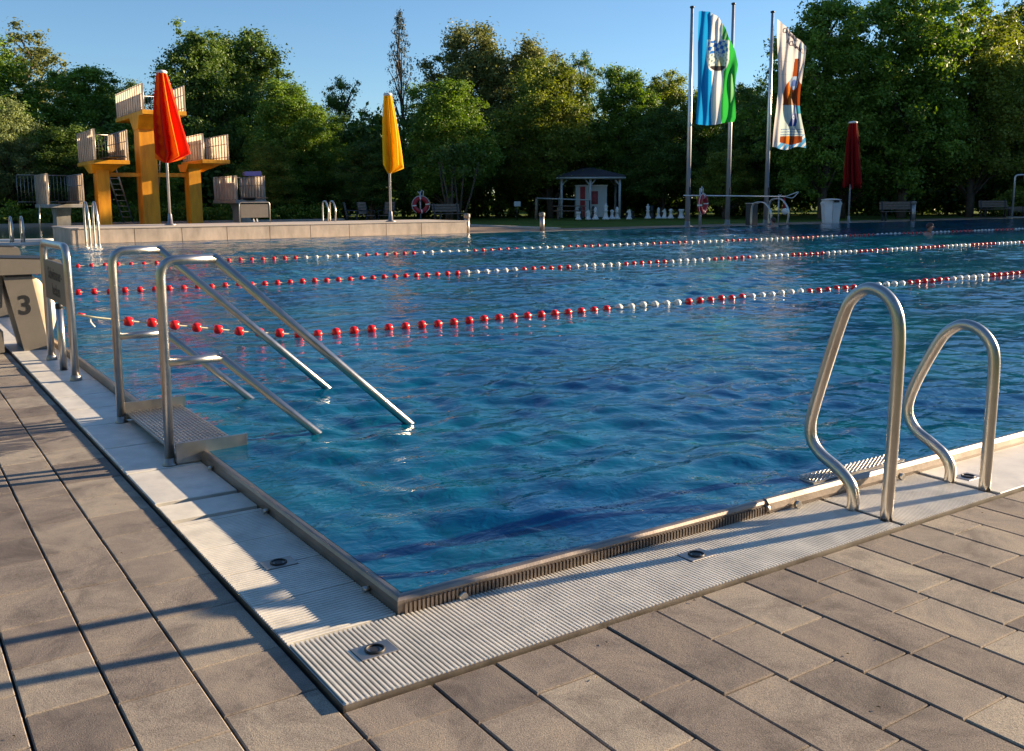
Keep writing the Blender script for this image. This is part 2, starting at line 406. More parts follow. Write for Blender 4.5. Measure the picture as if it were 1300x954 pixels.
wave_sheet('pool_water', M['water'])

w = MB(); w.add([(DX0, DY0, -.04), (DX1, DY0, -.04), (DX1, DY1, -.04), (DX0, DY1, -.04)], [(0, 1, 2, 3)])
struct(w, 'diving_pool_water', M['water_far'])

t = thing('floor_outlet', (2.4, 2.9, -1.35), 'dark grated outlet on the pool floor off the near corner', 'floor outlet')  # dark panel set on the floor where the water is darker
m = MB(); m.cbox(1.9, 2.9, 2.5, 3.3, -1.35, -1.30, .01); m.build('frame', M['black'], t)
m = MB()
for i in range(16): m.box(1.93 + i * .06, 1.96 + i * .06, 2.53, 3.27, -1.30, -1.285)
m.build('grate', M['dark'], t)
# near deck: individual pavers in courses running away from the camera
pav = MB(); tones = []
def paver(x0, x1, y0, y1, z=-0.012):
    c = 0.0028; zz = z + rnd.uniform(-0.0012, 0.0012)
    vs = [(x0, y0, z - 0.04), (x1, y0, z - 0.04), (x1, y1, z - 0.04), (x0, y1, z - 0.04),
          (x0, y0, zz - c), (x1, y0, zz - c), (x1, y1, zz - c), (x0, y1, zz - c),
          (x0 + c, y0 + c, zz), (x1 - c, y0 + c, zz), (x1 - c, y1 - c, zz), (x0 + c, y1 - c, zz)]
    fs = [(0, 1, 5, 4), (1, 2, 6, 5), (2, 3, 7, 6), (3, 0, 4, 7), (4, 5, 9, 8), (5, 6, 10, 9), (6, 7, 11, 10), (7, 4, 8, 11), (8, 9, 10, 11)]
    pav.add(vs, fs); tones.extend([rnd.random() ** 0.9] * 9)
def course(x0, x1, ya, yb, lens, stop=None):
    y = ya - rnd.uniform(0, 0.3)
    while y < yb:
        L = rnd.choice(lens); y1 = y + L
        if yb - y1 < .10: y1 = yb
        if y1 - y > 0.03: paver(x0 + 0.0028, x1 - 0.0028, y + 0.0016, y1 - 0.0016)
        y = y1
LENS = [0.24, 0.24, 0.32]
e = -0.351
course(-0.523, -0.309, -2.2, 14, LENS)
x = -0.523
while x > -5.5:
    course(x - 0.174, x, -2.2, 14, LENS); x -= 0.174
x = -0.313
for x0, x1 in [(-0.309, -0.094)] : course(x0, x1, -2.2, -0.343, LENS)
x = -0.094
while x < 12:
    course(x, x + 0.168, -2.4, -0.343, LENS); x += 0.168
po = pav.build('paving', M['paver']); tag(po, kind='structure')
at_ = po.data.attributes.new('tone', 'FLOAT', 'FACE'); at_.data.foreach_set('value', tones)
bed = MB(); bed.add([(-6, -3, -.045), (13, -3, -.045), (13, -.3, -.045), (-6, -.3, -.045)], [(0, 1, 2, 3)])
bed.add([(-6, -.3, -.045), (-.3, -.3, -.045), (-.3, 14.5, -.045), (-6, 14.5, -.045)], [(0, 1, 2, 3)])
struct(bed, 'paving_bed', M['dark'])
# dry leaf bits and crumbs on the deck
lb = MB()
for i in range(120):
    if rnd.random() < .6: x_, y_ = rnd.uniform(-.1, 4.5), rnd.uniform(-1.7, -.36)
    else: x_, y_ = rnd.uniform(-1.6, -.33), rnd.uniform(-.2, 4.5)
    a_ = rnd.uniform(0, 6.28); s_ = rnd.uniform(.002, .0065); c_, n_ = math.cos(a_) * s_, math.sin(a_) * s_
    lb.add([(x_ - c_, y_ - n_, -.009), (x_ + n_ * .5, y_ - c_ * .5, -.0065), (x_ + c_, y_ + n_, -.008), (x_ - n_ * .5, y_ + c_ * .5, -.0070)], [(0, 1, 2, 3)])
tag(lb.build('leaf_litter', plain('dry_leaf', (0.26, 0.17, 0.06), 0.8)), 'tiny dry leaf bits scattered over the paving', 'leaf litter', kind='stuff')
# farther deck surfaces
fd = MB()
fd.box(-30, -.3, 14.0, PY, -.2, -.012)                         # left of the pool, further on
fd.box(13.0, 60, -8, -.33, -.2, -.012)
fd.box(-30, 3.1, PY + .3, DY0, -.2, -.004)                      # strip between the pools
fd.box(14.55, 60, PY + .3, 24.5, -.2, -.006)                     # far side
fd.box(PX + .3, 60, -.33, PY + .3, -.2, -.012)
struct(fd, 'far_deck', M['farpave'])
pb = MB(); pb.add([(14.6, 24.5, -.03), (58, 24.5, -.03), (58, 27.2, -.03), (20.0, 27.2, -.03), (20.0, 34.5, -.03), (15.5, 34.5, -.03), (15.5, 26.4, -.03)], [(0, 1, 2, 3, 4, 5, 6)])
struct(pb, 'pebble_path', M['pebble'])
# curved left shore of the diving pool: deck with a white edge, just above the water
cs = MB(); curve = [(-16, 40), (-9, 35.5), (-3.5, 31.8), (-.6, 29.4), (1.6, 27.6), (3.1, 26.9)]
poly = [(p[0], p[1], -.012) for p in curve] + [(3.1, 26.3, -.012), (-16.2, 26.3, -.012)]
cs.add(poly, [tuple(range(len(poly)))[::-1]])
struct(cs, 'shore_deck', M['farpave'])
ce = MB(); ce.tube(spline([(p[0], p[1], -.005) for p in curve], 6), 0.07, 8)
struct(ce, 'shore_edge', M['white'])
st = MB(); st.box(-16, 3.0, 25.3, 25.42, -.004, .04); st.box(-16, 3.0, 24.55, 24.7, -.004, .035)
struct(st, 'deck_steps', M['white'])
bk = MB(); bk.box(DX0 - .5, DX1 + .5, DY1, DY1 + .45, -.4, .09); bk.box(DX1, DX1 + .3, DY0, DY1, -.4, .03)
struct(bk, 'diving_pool_kerb', M['coping'])

# ---------------------------------------------------------------- overflow gutter gratings, lip
gr = MB()
GL, GR = -0.30, -0.335            # outer edges of left and right gratings
# left grating: slats along X, from the corner to Y=1.03, then finer and then plain plates
y = 0.004
while y < 1.03:
    gr.prism([(y, -.02), (y + .0085, -.02), (y + .0085, -.002), (y + .0071, 0), (y + .0014, 0), (y, -.002)], 0, GL, -.006); y += .0142 if int(y / .25) == int((y + .0142) / .25) else .0185
y = 1.075
while y < 1.255:
    gr.prism([(y, -.02), (y + .0058, -.02), (y + .0058, -.001), (y + .005, 0), (y + .0008, 0), (y, -.001)], 0, GL, -.006); y += .0072
gr.box(GL, GL + .012, 0, 1.03, -.02, -.003)
def plate(x0, x1, y0, y1): gr.cbox(x0, x1, y0, y1, -.02, .0, .0025)
ys = [1.29, 1.74, 2.2, 2.70, 3.12, 3.52, 4.0, 4.42, 4.9, 5.4, 6.0]
while ys[-1] < PY: ys.append(ys[-1] + .5)
for a, b_ in zip(ys[:-1], ys[1:]): plate(GL, -.006, a + .006, min(b_ - .006, PY))
# right grating: slats along Y
x = GL + .003
while x < 1.655:
    gr.prism([(x, -.02), (x + .0082, -.02), (x + .0082, -.002), (x + .0068, 0), (x + .0014, 0), (x, -.002)], 1, GR, -.006); x += .0125
x = 1.685
while x < 2.235:
    gr.prism([(x, -.02), (x + .0082, -.02), (x + .0082, -.002), (x + .0068, 0), (x + .0014, 0), (x, -.002)], 1, GR, -.006); x += .0125
gr.box(GL, 1.655, GR, GR + .010, -.02, -.003); gr.box(1.685, 2.235, GR, GR + .010, -.02, -.003)
x = 2.262
while x < PX: plate(x + .003, x + .997, GR, -.006); x += 1.0
# far and end gratings
x = 0
while x < PX: plate(x + .01, x + .99, PY + .05, PY + .3); x += 1.0
y = 0
while y < PY: plate(PX + .05, PX + .3, y + .01, min(y + .99, PY)); y += 1.0
struct(gr, 'gutter_grating', M['white_grate'])
ch = MB(); ch.box(GL - .012, 0, GR - .006, PY, -.3, -.026); ch.box(0, PX + .3, GR - .006, 0, -.3, -.026); ch.box(0, PX, PY, PY + .3, -.3, -.026)
struct(ch, 'gutter_channel', M['dark'])
cu = MB(); cu.box(GL - .0035, GL - .0005, GR - .003, 14, -.05, -.002); cu.box(GL, 13, GR - .0035, GR - .0005, -.05, -.002)
struct(cu, 'gutter_frame', M['steel_dull'])

def lip_profile(zt=.045):
    return [(-.003, -.03), (-.005, .018), (-.004, .034), (.001, zt - .003), (.007, zt), (.017, zt), (.023, zt - .005), (.026, .0), (.026, -.05)]
lp = MB()
pr = lip_profile()
# left lip (extruded along Y) and right lip (along X), mitred at the corner
def lip_run(axis, a, b, prof, shift=0.0):
    n = len(prof); vs = []
    for t, mitre in ((a, True), (b, False)):
        for (d, z) in prof:
            tt = d if (mitre and a == 0) else t
            vs.append((d + shift, tt, z) if axis == 1 else (tt, d + shift, z))
    fs = [(i, i + 1, n + i + 1, n + i) for i in range(n - 1)]
    if axis == 0: fs = [f[::-1] for f in fs]
    lp.add(vs, fs, 0, False)
lip_run(1, 0, PY, pr); lip_run(0, 0, 1.40, pr)
# far and end lips, plain
lp.box(0, PX, PY - .002, PY + .05, -.05, .045); lp.box(PX, PX + .05, 0, PY + .05, -.05, .045)
# pressed ribs on the outer face of the right lip
x = .012
while x < 1.39:
    for k in range(1):
        lp.prism([(x, -.02), (x + .0095, -.02), (x + .0078, .027), (x + .0018, .027)], 1, -.0125, -.004)
    x += .0128
struct(lp, 'pool_edge_lip', M['lip'])
# heavier hollow rail that carries on to the right, with its cut end
rail = MB()
rp = [(.000, -.02), (-.012, -.012), (-.015, .012), (-.010, .034), (.001, .047), (.014, .047), (.024, .038), (.027, .0), (.027, -.05)]
n = len(rp); vs = [(1.40, y_, z_) for y_, z_ in rp] + [(PX, y_, z_) for y_, z_ in rp]
rail.add(vs, [(i, i + 1, n + i + 1, n + i)[::-1] for i in range(n - 1)] + [tuple(range(n))])
rail.tube([(1.385, -.004, .016), (1.402, -.004, .016)], .014, 14)
struct(rail, 'pool_edge_rail', M['lip'])
bo = MB()
for p in [(.185, -.010, .006), (1.53, -.020, .012), (2.12, -.024, .012)]:
    bo.tube([(p[0], p[1], p[2]), (p[0] + .0, p[1] - .014, p[2])], .013, 14)
for p in [(-.006, .165, .012), (-.006, .96, .012), (-.006, 1.60, .012), (-.006, 3.05, .012)]:
    bo.tube([(p[0], p[1], p[2]), (p[0] - .018, p[1], p[2])], .008, 10)
struct(bo, 'lip_bolts', M['steel'])

# drains set in the gratings
def drain(x, y, label, group='gutter drains'):
    t = thing('gutter_drain', (x, y, 0), label, 'drain', group)
    m = MB(); m.cbox(x - .048, x + .048, y - .034, y + .034, -.012, .0022, .001); m.build('plate', M['steel_dull'], t)
    m = MB()
    pts = [(x + .022 * math.cos(a), y + .022 * math.sin(a), .0035) for a in [2 * math.pi * k / 24 for k in range(25)]]
    m.tube(pts, .0032, 8, cap=False); m.tube([(x, y, -.001), (x, y, .0032)], .012, 16); m.build('ring', M['black'], t)
drain(-.135, .51, 'small steel drain with black ring in shaded left grating')
drain(-.140, -.150, 'steel drain plate nearest the camera at the grating corner')
drain(.925, -.145, 'steel drain plate in sunlit white grating along right edge')
drain(2.36, -.155, 'flat drain plate between the two right ladder posts')

# ---------------------------------------------------------------- entry stair on the left edge
def stair():
    t = thing('pool_stair', (-.02, 2.24, 0), 'steel pool entry stair with two sloping handrails on the left edge', 'pool stair')
    for yy in (1.78, 2.69):
        h = MB()
        h.tube(rounded([(-.125, yy, -.005), (-.118, yy, .83), (.100, yy, .83)], .07) + [], .0195, 16)
        d = Vector((.855, 0, -.795)).normalized(); s = Vector((.100, yy, .83))
        h.tube([s - d * .012, s + d * 1.95], .0195, 16)
        s2 = Vector((.100, yy, .425)); h.tube([(-.121, yy, .42), (.104, yy, .422)], .0175, 14)
        h.tube([s2 - d * .01, s2 + d * 1.5], .0175, 14)
        hr = h.build('handrail', M['steel'], t)
        f = MB(); f.lathe([(.030, 0), (.030, .004), (.022, .009), (.0205, .03)], (-.125, yy, .001), 18); f.build('foot_flange', M['steel_dull'], hr)
    for yy in (1.757, 2.712):
        p = MB(); p.cbox(-.105, .185, yy - .0035, yy + .0035, .006, .092, .002); p.box(.182, .188, yy - .004, yy + .012, -.06, .092)
        p.build('side_plate', M['steel'], t)
    tr = MB(); tr.cbox(-.10, .172, 1.765, 2.705, .034, .046, .002)
    tr.build('top_tread', M['steel_dull'], t)
    st = MB(); k = 0
    x = -.088
    while x < .165:
        y = 1.785 + (.016 if k % 2 else 0)
        while y < 2.69:
            st.prism([(x - .003, y - .010), (x + .003, y - .010), (x + .004, y), (x + .003, y + .010), (x - .003, y + .010), (x - .004, y)], 2, .0462, .0505)
            y += .034
        x += .0165; k += 1
    tr2 = st.build('grip_studs', M['steel'], [o for o in D.objects if o.name == 'top_tread'][0])
    for i in range(4):
        m = MB(); m.cbox(.20 + .21 * i, .42 + .21 * i, 1.80, 2.67, -.22 - .2 * i, -.20 - .2 * i, .003); m.build('tread', M['steel_dull'], t)
stair()

# ladder on the right edge
def ladder():
    t = thing('pool_ladder', (1.96, -.15, 0), 'steel pool ladder with two looped grab rails on the right edge', 'pool ladder')
    A = [(-.145, -.005), (-.147, .045), (-.128, .090), (-.075, .130), (-.005, .165), (.035, .205), (.045, .260), (.030, .335), (-.022, .510), (-.068, .655), (-.100, .722), (-.160, .764), (-.222, .752), (-.265, .708), (-.284, .640), (-.287, .500), (-.283, .25), (-.276, -.005)]
    B = [(-.145, -.005), (-.146, .050), (-.118, .095), (-.060, .132), (.005, .168), (.040, .218), (.042, .275), (.008, .372), (-.058, .505), (-.098, .563), (-.155, .597), (-.215, .588), (-.262, .548), (-.283, .490), (-.286, .36), (-.284, .17), (-.282, -.005)]
    for X, P in ((1.67, A), (2.25, B)):
        m = MB(); m.tube(spline([(X, p[0], p[1]) for p in P], 6), .0205, 18); o = m.build('grab_rail', M['steel'], t)
    for xa, xb in ((1.655, 1.685), (2.235, 2.262)): m = MB(); m.box(xa, xb, GR, -.006, -.02, -.004); m.build('base_strip', M['black'], t)
    m = MB(); m.add([(1.69, .036, .046), (2.235, .036, .046), (2.235, .125, .040), (1.70, .150, .038), (1.69, .036, .03), (2.235, .036, .03), (2.235, .125, .026), (1.70, .150, .026)],
                    [(0, 1, 2, 3), (7, 6, 5, 4), (0, 4, 5, 1), (1, 5, 6, 2), (2, 6, 7, 3), (3, 7, 4, 0)])
    tr = m.build('top_tread', M['steel_dull'], t)
    s = MB(); x = 1.71; k = 0
    while x < 2.225:
        y = .046 + (.006 if k % 2 else 0)
        while y < .118: s.lathe([(.0042, 0), (.003, .004)], (x, y, .0445), 6); y += .013
        x += .013; k += 1
    s.build('grip_studs', M['steel'], tr)
    for i in range(3):
        m = MB(); m.cbox(1.69, 2.23, .06, .14, -.25 - .26 * i, -.235 - .26 * i, .003); m.build('tread', M['steel_dull'], t)
ladder()

def text_mb(txt, size, xf, extrude=.001, bold=0.0, squeeze=1.0):
    cu = D.curves.new('txt', 'FONT'); cu.body = txt; cu.size = size; cu.extrude = extrude; cu.offset = bold; cu.align_x = 'CENTER'; cu.align_y = 'CENTER'
    ob = D.objects.new('txt', cu); COL.objects.link(ob); bpy.context.view_layer.update()
    me = D.meshes.new_from_object(ob.evaluated_get(bpy.context.evaluated_depsgraph_get()))
    m = MB(); m.add([xf((v.co.x * squeeze, v.co.y, v.co.z)) for v in me.vertices], [tuple(p.vertices) for p in me.polygons])
    D.objects.remove(ob); D.meshes.remove(me); D.curves.remove(cu)
    return m

# pool sign in a steel frame
def frame_sign():
    X = -.112
    t = thing('framed_sign', (X, 4.45, 0), 'dark pool sign hung in a rounded steel tube frame by the starting block', 'sign')
    m = MB(); m.tube(rounded([(X, 4.005, -.005), (X, 4.015, .80), (X, 4.93, .795), (X, 4.925, -.005)], .10, 8), .0225, 16)
    fr = m.build('frame', M['steel'], t)
    for yy in (4.005, 4.925):
        m = MB(); m.lathe([(.034, 0), (.034, .006), (.028, .03), (.0235, .034)], (X, yy, .0), 18); m.build('foot_flange', M['steel_dull'], fr)
    m = MB(); m.cbox(X - .008, X + .008, 4.045, 4.895, .43, .69, .003); p = m.build('panel', M['signface'], t)
    xf = lambda z0, y0: (lambda v: (X - .0088 - v[2], y0 - v[0], z0 + v[1]))
    text_mb('Schwimmer-', .105, xf(.605, 4.47), .0004, .001).build('lettering', M['black'], p)
    text_mb('becken', .105, xf(.505, 4.45), .0004, .001).build('lettering', M['black'], p)
    m = MB(); m.tube([(X, 4.44, -.005), (X, 4.44, .40)], .0225, 16); po_ = m.build('middle_post', M['steel'], t)
    m = MB(); m.lathe([(.024, 0), (.024, .028), (.019, .032)], (X, 4.44, .395), 16); m.build('cap', M['black'], po_)
frame_sign()

# starting blocks
def block(y, num, label):
    t = thing('starting_block', (-.15, y, 0), label, 'starting block', 'starting blocks on the left edge')
    # slanted column
    m = MB(); m.prism([(-.215, -.01), (-.050, -.01), (-.135, .55), (-.315, .55)], 1, y, y + .42)
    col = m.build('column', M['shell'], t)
    # flared front shell, curved towards the water; its pale colour paints in sunlight
    fl = MB(); prof = [(-.135, .548), (-.075, .50), (-.025, .42), (.015, .33), (.032, .26), (.010, .19), (-.020, .10), (-.045, -.01)]
    n = len(prof); yy0, yy1 = y + .06, y + .40
    vs = [(a, yy0, b_) for a, b_ in prof] + [(a, yy1, b_) for a, b_ in prof] + [(-.052 - .085 * (b_ / .55), yy0, b_) for a, b_ in prof]
    fl.add(vs, [(i, i + 1, n + i + 1, n + i) for i in range(n - 1)] + [(2 * n + i, 2 * n + i + 1, i + 1, i) for i in range(n - 1)], 0, True)
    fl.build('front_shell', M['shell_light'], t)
    # rear brace and foot
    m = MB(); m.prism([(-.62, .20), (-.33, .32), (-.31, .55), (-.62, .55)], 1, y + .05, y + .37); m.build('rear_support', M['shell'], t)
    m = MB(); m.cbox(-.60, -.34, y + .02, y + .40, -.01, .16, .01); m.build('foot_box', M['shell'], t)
    # platform with back lip
    m = MB(); m.prism([(-.66, .555), (.06, .552), (.075, .60), (.06, .645), (-.64, .685), (-.67, .66)], 1, y - .03, y + .47)
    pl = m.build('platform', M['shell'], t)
    m = MB(); m.prism([(-.62, .687), (.03, .650), (.03, .656), (-.62, .693)], 1, y + .0, y + .44); m.build('grip_mat', M['black'], pl)
    m = MB(); m.box(-.30, -.13, y - .004, y, .535, .552); m.build('shadow_gap', M['black'], col)  # black strip painting the shade under the platform onto the column
    if num:
        x0, z0 = -.190, .325
        text_mb(num, .19, (lambda v: (x0 + v[0] - .0, y - .0012 - v[2], z0 + v[1])), .0004, .004).build('number', M['black'], col)
block(5.45, '3', 'moulded starting block with black number 3 beside the framed sign')
block(7.80, None, 'starting block behind block 3, cut by the left picture edge')

# ---------------------------------------------------------------- lane ropes
def buoy_mesh(name, mat, r=.0345, L=.062):
    m = MB(); prof = [(.012, -L / 2), (r * .72, -L / 2 + .004), (r * .95, -L * .28), (r, 0), (r * .95, L * .28), (r * .72, L / 2 - .004), (.012, L / 2)]
    seg = 14; vs = []; fs = []
    for (rr, x) in prof:
        for k in range(seg):
            a = 2 * math.pi * k / seg; q = rr * (1.0 if k % 2 else .93); vs.append((x, q * math.cos(a), q * math.sin(a)))
    for i in range(len(prof) - 1):
        for k in range(seg): fs.append((i * seg + k, (i + 1) * seg + k, (i + 1) * seg + (k + 1) % seg, i * seg + (k + 1) % seg))
    fs += [tuple(range(seg)), tuple((len(prof) - 1) * seg + k for k in range(seg))[::-1]]
    m.add(vs, fs, 0, True); return m
RB = buoy_mesh('r', M['redbuoy']).mesh('red_buoy', M['redbuoy']); WB = buoy_mesh('w', M['whitebuoy']).mesh('white_buoy', M['whitebuoy'])
def lane_rope(Y, zfun, x_first, spacing, red_until, label, phase=0, ydrift=0.0):
    t = thing('lane_rope', (0.04, Y, WZ), label, 'lane rope', 'lane ropes across the pool')
    yf = lambda x: Y + ydrift * x + .02 * math.sin(x * .6 + Y)
    m = MB(); pts = []; x = .02
    while x < PX - .1:
        pts.append((x, yf(x), zfun(x))); x += .12 if x < 3 else .5
    m.tube(pts, .006, 8); m.build('line', M['rope'], t)
    x = x_first; i = 0; rest = [MB(), MB()]; cnt = 0; restmb = MB()
    while x < PX - .5:
        if x < red_until: red = True; k0 = i + 1
        else: red = ((i - k0 + phase) // 6) % 2 == 1
        px, py, pz = x, yf(x), zfun(x) + rnd.uniform(-.004, .006)
        a = math.atan2(zfun(x + .05) - zfun(x - .05), .1)
        if cnt < 99:
            o = D.objects.new('buoy', RB if red else WB); COL.objects.link(o); o.parent = t
            o.location = (px - .04, py - Y, pz - WZ); o.rotation_euler = (rnd.uniform(0, 6), -a + rnd.uniform(-.06, .06), rnd.uniform(-.07, .07)); cnt += 1
        else:
            s = buoy_mesh('x', None); restmb.add([(px + v[0], py + v[1], pz + v[2]) for v in s.v], s.f, 0 if red else 1, True)
        x += spacing; i += 1
    r_ = restmb.build('far_buoys', [M['redbuoy'], M['whitebuoy']], t); r_['kind'] = 'stuff'
    return t
def z1(x):
    K = [(0, .332), (.10, .305), (.34, .258), (.65, .205), (.95, .152), (1.1, .124), (1.43, .078), (1.73, .052), (2.1, .038), (60, .036)]
    for (a, za), (b_, zb) in zip(K[:-1], K[1:]):
        if a <= x <= b_: return max(.052, za + (zb - za) * (x - a) / (b_ - a))
    return .052
L1 = lane_rope(4.67, z1, .34, .151, 4.6, 'nearest lane rope, its red floats rising clear of the water at the left wall')
m = MB(); m.tube([(.085, 4.665, .309), (.105, 4.66, .30), (.10, 4.65, .27), (.125, 4.645, .235)], .006, 8); m.tube([(.03, 4.67, .328), (.075, 4.67, .314)], .011, 10, 1)
m.build('hook', [M['whitebuoy'], M['redbuoy']], L1)
lane_rope(9.28, lambda x: .054 + .05 * math.exp(-x * 1.5), .62, .163, 5.8, 'middle lane rope of red and white floats, second from the camera', 0)
lane_rope(14.2, lambda x: .054 + .05 * math.exp(-x * 1.5), .8, .20, 5.3, 'farthest lane rope, running just before the far wall', 0)

# ---------------------------------------------------------------- terrace wall between the pools
TZ = .41
t = thing('terrace_wall', (8.8, 23.9, 0), 'low sand coloured terrace wall of upright slabs behind the lane ropes', 'wall')
xj = [3.15, 4.5]
while xj[-1] < 14.0: xj.append(xj[-1] + 1.19)
xj[-1] = 14.45
for a, b_ in zip(xj[:-1], xj[1:]):
    m = MB(); m.cbox(a + .008, b_ - .008, PY + .31, PY + .45, -.02, TZ - .012, .006); m.build('slab', M['wall'], t)
m = MB(); m.box(3.17, 14.44, PY + .36, DY0 - .1, -.02, TZ - .02); m.box(3.0, 3.15, PY + .32, DY0 - .1, -.02, TZ - .02); m.build('core', M['wall'], t)
m = MB(); m.cbox(2.98, 14.47, PY + .29, DY0, TZ - .02, TZ + .012, .006); m.build('coping', M['coping'], t)

# ---------------------------------------------------------------- closed parasols
def parasol(o, base_z, H, zc, r0, r1, mat, label, seedv, lean=(0.0, 0.0), bulge=.35):
    x, y = o; t = thing('parasol', (x, y, base_z), label, 'parasol', 'closed parasols round the pool')
    r_ = random.Random(seedv)
    m = MB(); m.tube([(x, y, base_z), (x, y, base_z + H - .05)], .035, 14); m.build('pole', M['alu'], t)
    m = MB(); m.lathe([(.16, 0), (.16, .02), (.07, .05), (.05, .30), (.04, .31)], (x, y, base_z), 16); m.build('base', M['steel_dull'], t)
    n = 96; NR = 26; vs = []; pl = []
    ph = [r_.uniform(0, 6.28) for _ in range(4)]
    folds = 8
    for i in range(NR):
        s = i / (NR - 1)           # 0 top, 1 hem
        rad = r0 + (r1 - r0) * (s ** .95) + .03 * math.sin(s * 3.1)
        z = base_z + H - (H - zc) * s
        for k in range(n):
            a = 2 * math.pi * k / n
            aa = a + .25 * math.sin(s * 2 + ph[0]) + .18 * math.sin(2 * a + ph[1])
            f = math.sin(folds * aa); f = math.copysign(abs(f) ** .7, f)
            amp = (.22 + .55 * s ** .8)
            side = 1 + bulge * s * math.cos(a + .6) * .5
            q = rad * side * (1 - amp * .6 + amp * f * .6)
            zz = z + (.05 * math.sin(folds * aa * .5 + ph[2]) * s + (.06 * math.sin(3 * a + ph[3]) * s) - (.09 * max(0, f) * max(0, s - .8) * 5))
            vs.append((x + q * math.cos(a) + lean[0] * s, y + q * math.sin(a) + lean[1] * s, zz))
    fs = [(i * n + k, (i + 1) * n + k, (i + 1) * n + (k + 1) % n, i * n + (k + 1) % n) for i in range(NR - 1) for k in range(n)]
    o0 = len(vs); 
    # inner hem, folded back up, gives the cloth its underside
    for k in range(n):
        a = 2 * math.pi * k / n; vs.append((x + .06 * math.cos(a), y + .06 * math.sin(a), zc + base_z * 0 + .15))
    fs += [((NR - 1) * n + k, o0 + k, o0 + (k + 1) % n, (NR - 1) * n + (k + 1) % n) for k in range(n)]
    m = MB(); m.add(vs, fs, 0, True); c = m.build('canopy', mat, t)
    pa = []
    for i in range(NR):
        for k in range(n):
            a = 2 * math.pi * k / n; s = i / (NR - 1)
            aa = a + .25 * math.sin(s * 2 + ph[0]) + .18 * math.sin(2 * a + ph[1]); pa.append(1.0 if math.sin(folds * aa / 1.5 + .5) > .35 else 0.0)
    pa += [0.0] * n
    at = c.data.attributes.new('pleat', 'FLOAT', 'POINT'); at.data.foreach_set('value', pa)
    m = MB(); m.lathe([(r0 * 1.05, -.02), (r0 * 1.1, .03), (r0 * .8, .06), (.03, .075)], (x, y, base_z + H - .01), 18); m.build('cap', M['white'], t)
    return t
parasol((5.72, 24.75), TZ + .012, 4.06, 1.95, .13, .50, M['umb_red'], 'tall closed red and orange parasol in front of the diving tower', 3, (.07, -.04))
parasol((12.02, 23.95), TZ + .012, 3.75, 1.72, .12, .31, M['umb_yellow'], 'closed sunny yellow parasol on the terrace wall', 5, (.06, -.03))
parasol((34.05, 24.0), -.006, 4.25, 1.60, .17, .42, M['umb_dark'], 'closed dark red parasol in the shade beside the white bin', 8, (.05, 0))

# ---------------------------------------------------------------- diving platforms
def parapet(m_par, x, y0, y1, z0, h, t, inner):
    """side parapet of upright pale boards with gaps and a dark rail, along Y at x"""
    s = MB(); n = max(3, int((y1 - y0) / .42)); L = (y1 - y0) / n
    for i in range(n): s.add([(x, y0 + i * L + .025, z0 + .02), (x, y0 + (i + 1) * L - .025, z0 + .02), (x, y0 + (i + 1) * L - .025, z0 + h), (x, y0 + i * L + .025, z0 + h)], [(0, 1, 2, 3)]); s.box(x - .03, x + .03, y0 + i * L - .02, y0 + i * L + .02, z0, z0 + h)
    s.build('parapet_board', M['panel'], t)
    r_ = MB()
    for zz in (z0 + .12, z0 + h * .62, z0 + h - .03):
        r_.tube([(x + inner * .045, y0, zz), (x + inner * .045, y1, zz)], .018, 8)
    for i in range(n + 1): r_.tube([(x + inner * .045, y0 + i * L, z0 - .12), (x + inner * .045, y0 + i * L, z0 + h)], .018, 8)
    for i in range(n): r_.box(x - .03, x + .03, y0 + i * L + .12, y0 + i * L + .18, z0 - .15, z0 + .03)
    r_.build('side_rail', M['steel_dull'], t)
def back_rail(x0, x1, y, z0, h, t):
    r_ = MB(); n = max(5, int((x1 - x0) / .14))
    for i in range(n + 1):
        xx = x0 + (x1 - x0) * i / n; r_.tube([(xx, y, z0 - .05), (xx, y, z0 + h)], .012, 6)
    r_.tube([(x0, y, z0 + h), (x1, y, z0 + h)], .02, 8); r_.tube([(x0, y, z0 + .1), (x1, y, z0 + .1)], .015, 8)
    r_.build('back_rail', M['steel_dull'], t)
t = thing('diving_tower', (9.6, 44, 0), 'orange concrete diving tower with three railed platforms behind red parasol', 'diving tower')
for x0, x1, y0, y1, z1_ in [(9.25, 9.98, 43.3, 44.3, 4.75), (7.30, 7.82, 43.0, 43.8, 2.55), (11.28, 11.82, 43.0, 43.8, 2.6)]:
    m = MB(); m.cbox(x0, x1, y0, y1, -3.4, z1_, .04); m.build('column', M['orange'], t)
for x0, x1, cx0, cx1, y0, y1, z, tk in [(9.15, 11.05, 9.2, 10.1, 42.0, 47.5, 5.05, .20), (7.05, 8.5, 7.2, 7.9, 42.0, 46.0, 2.85, .18), (11.65, 12.9, 11.2, 11.95, 42.0, 45.6, 2.95, .18)]:
    m = MB(); m.cbox(x0, x1, y0, y1, z - tk, z, .02)
    # tapering haunch under the slab
    yb0, yb1 = 42.7, 44.6
    ht = .55 if z > 4 else .35
    m.add([(cx0 - .02, 43.2, z - tk - ht), (cx1 + .02, 43.2, z - tk - ht), (cx1 + .02, 44.1, z - tk - ht), (cx0 - .02, 44.1, z - tk - ht),
           (min(x0, cx0) + .0, yb0, z - tk + .01), (max(x1 - .15, cx1), yb0, z - tk + .01), (max(x1 - .15, cx1), yb1, z - tk + .01), (min(x0, cx0), yb1, z - tk + .01)],
          [(3, 2, 1, 0), (4, 5, 6, 7), (0, 1, 5, 4), (1, 2, 6, 5), (2, 3, 7, 6), (3, 0, 4, 7)])
    m.build('platform', M['orange'], t)
m = MB(); m.cbox(7.8, 9.27, 43.5, 43.68, 2.18, 2.36, .01); m.build('brace', M['orange'], t)
m = MB(); m.cbox(9.96, 11.3, 43.5, 43.68, 2.18, 2.36, .01); m.build('brace', M['orange'], t)
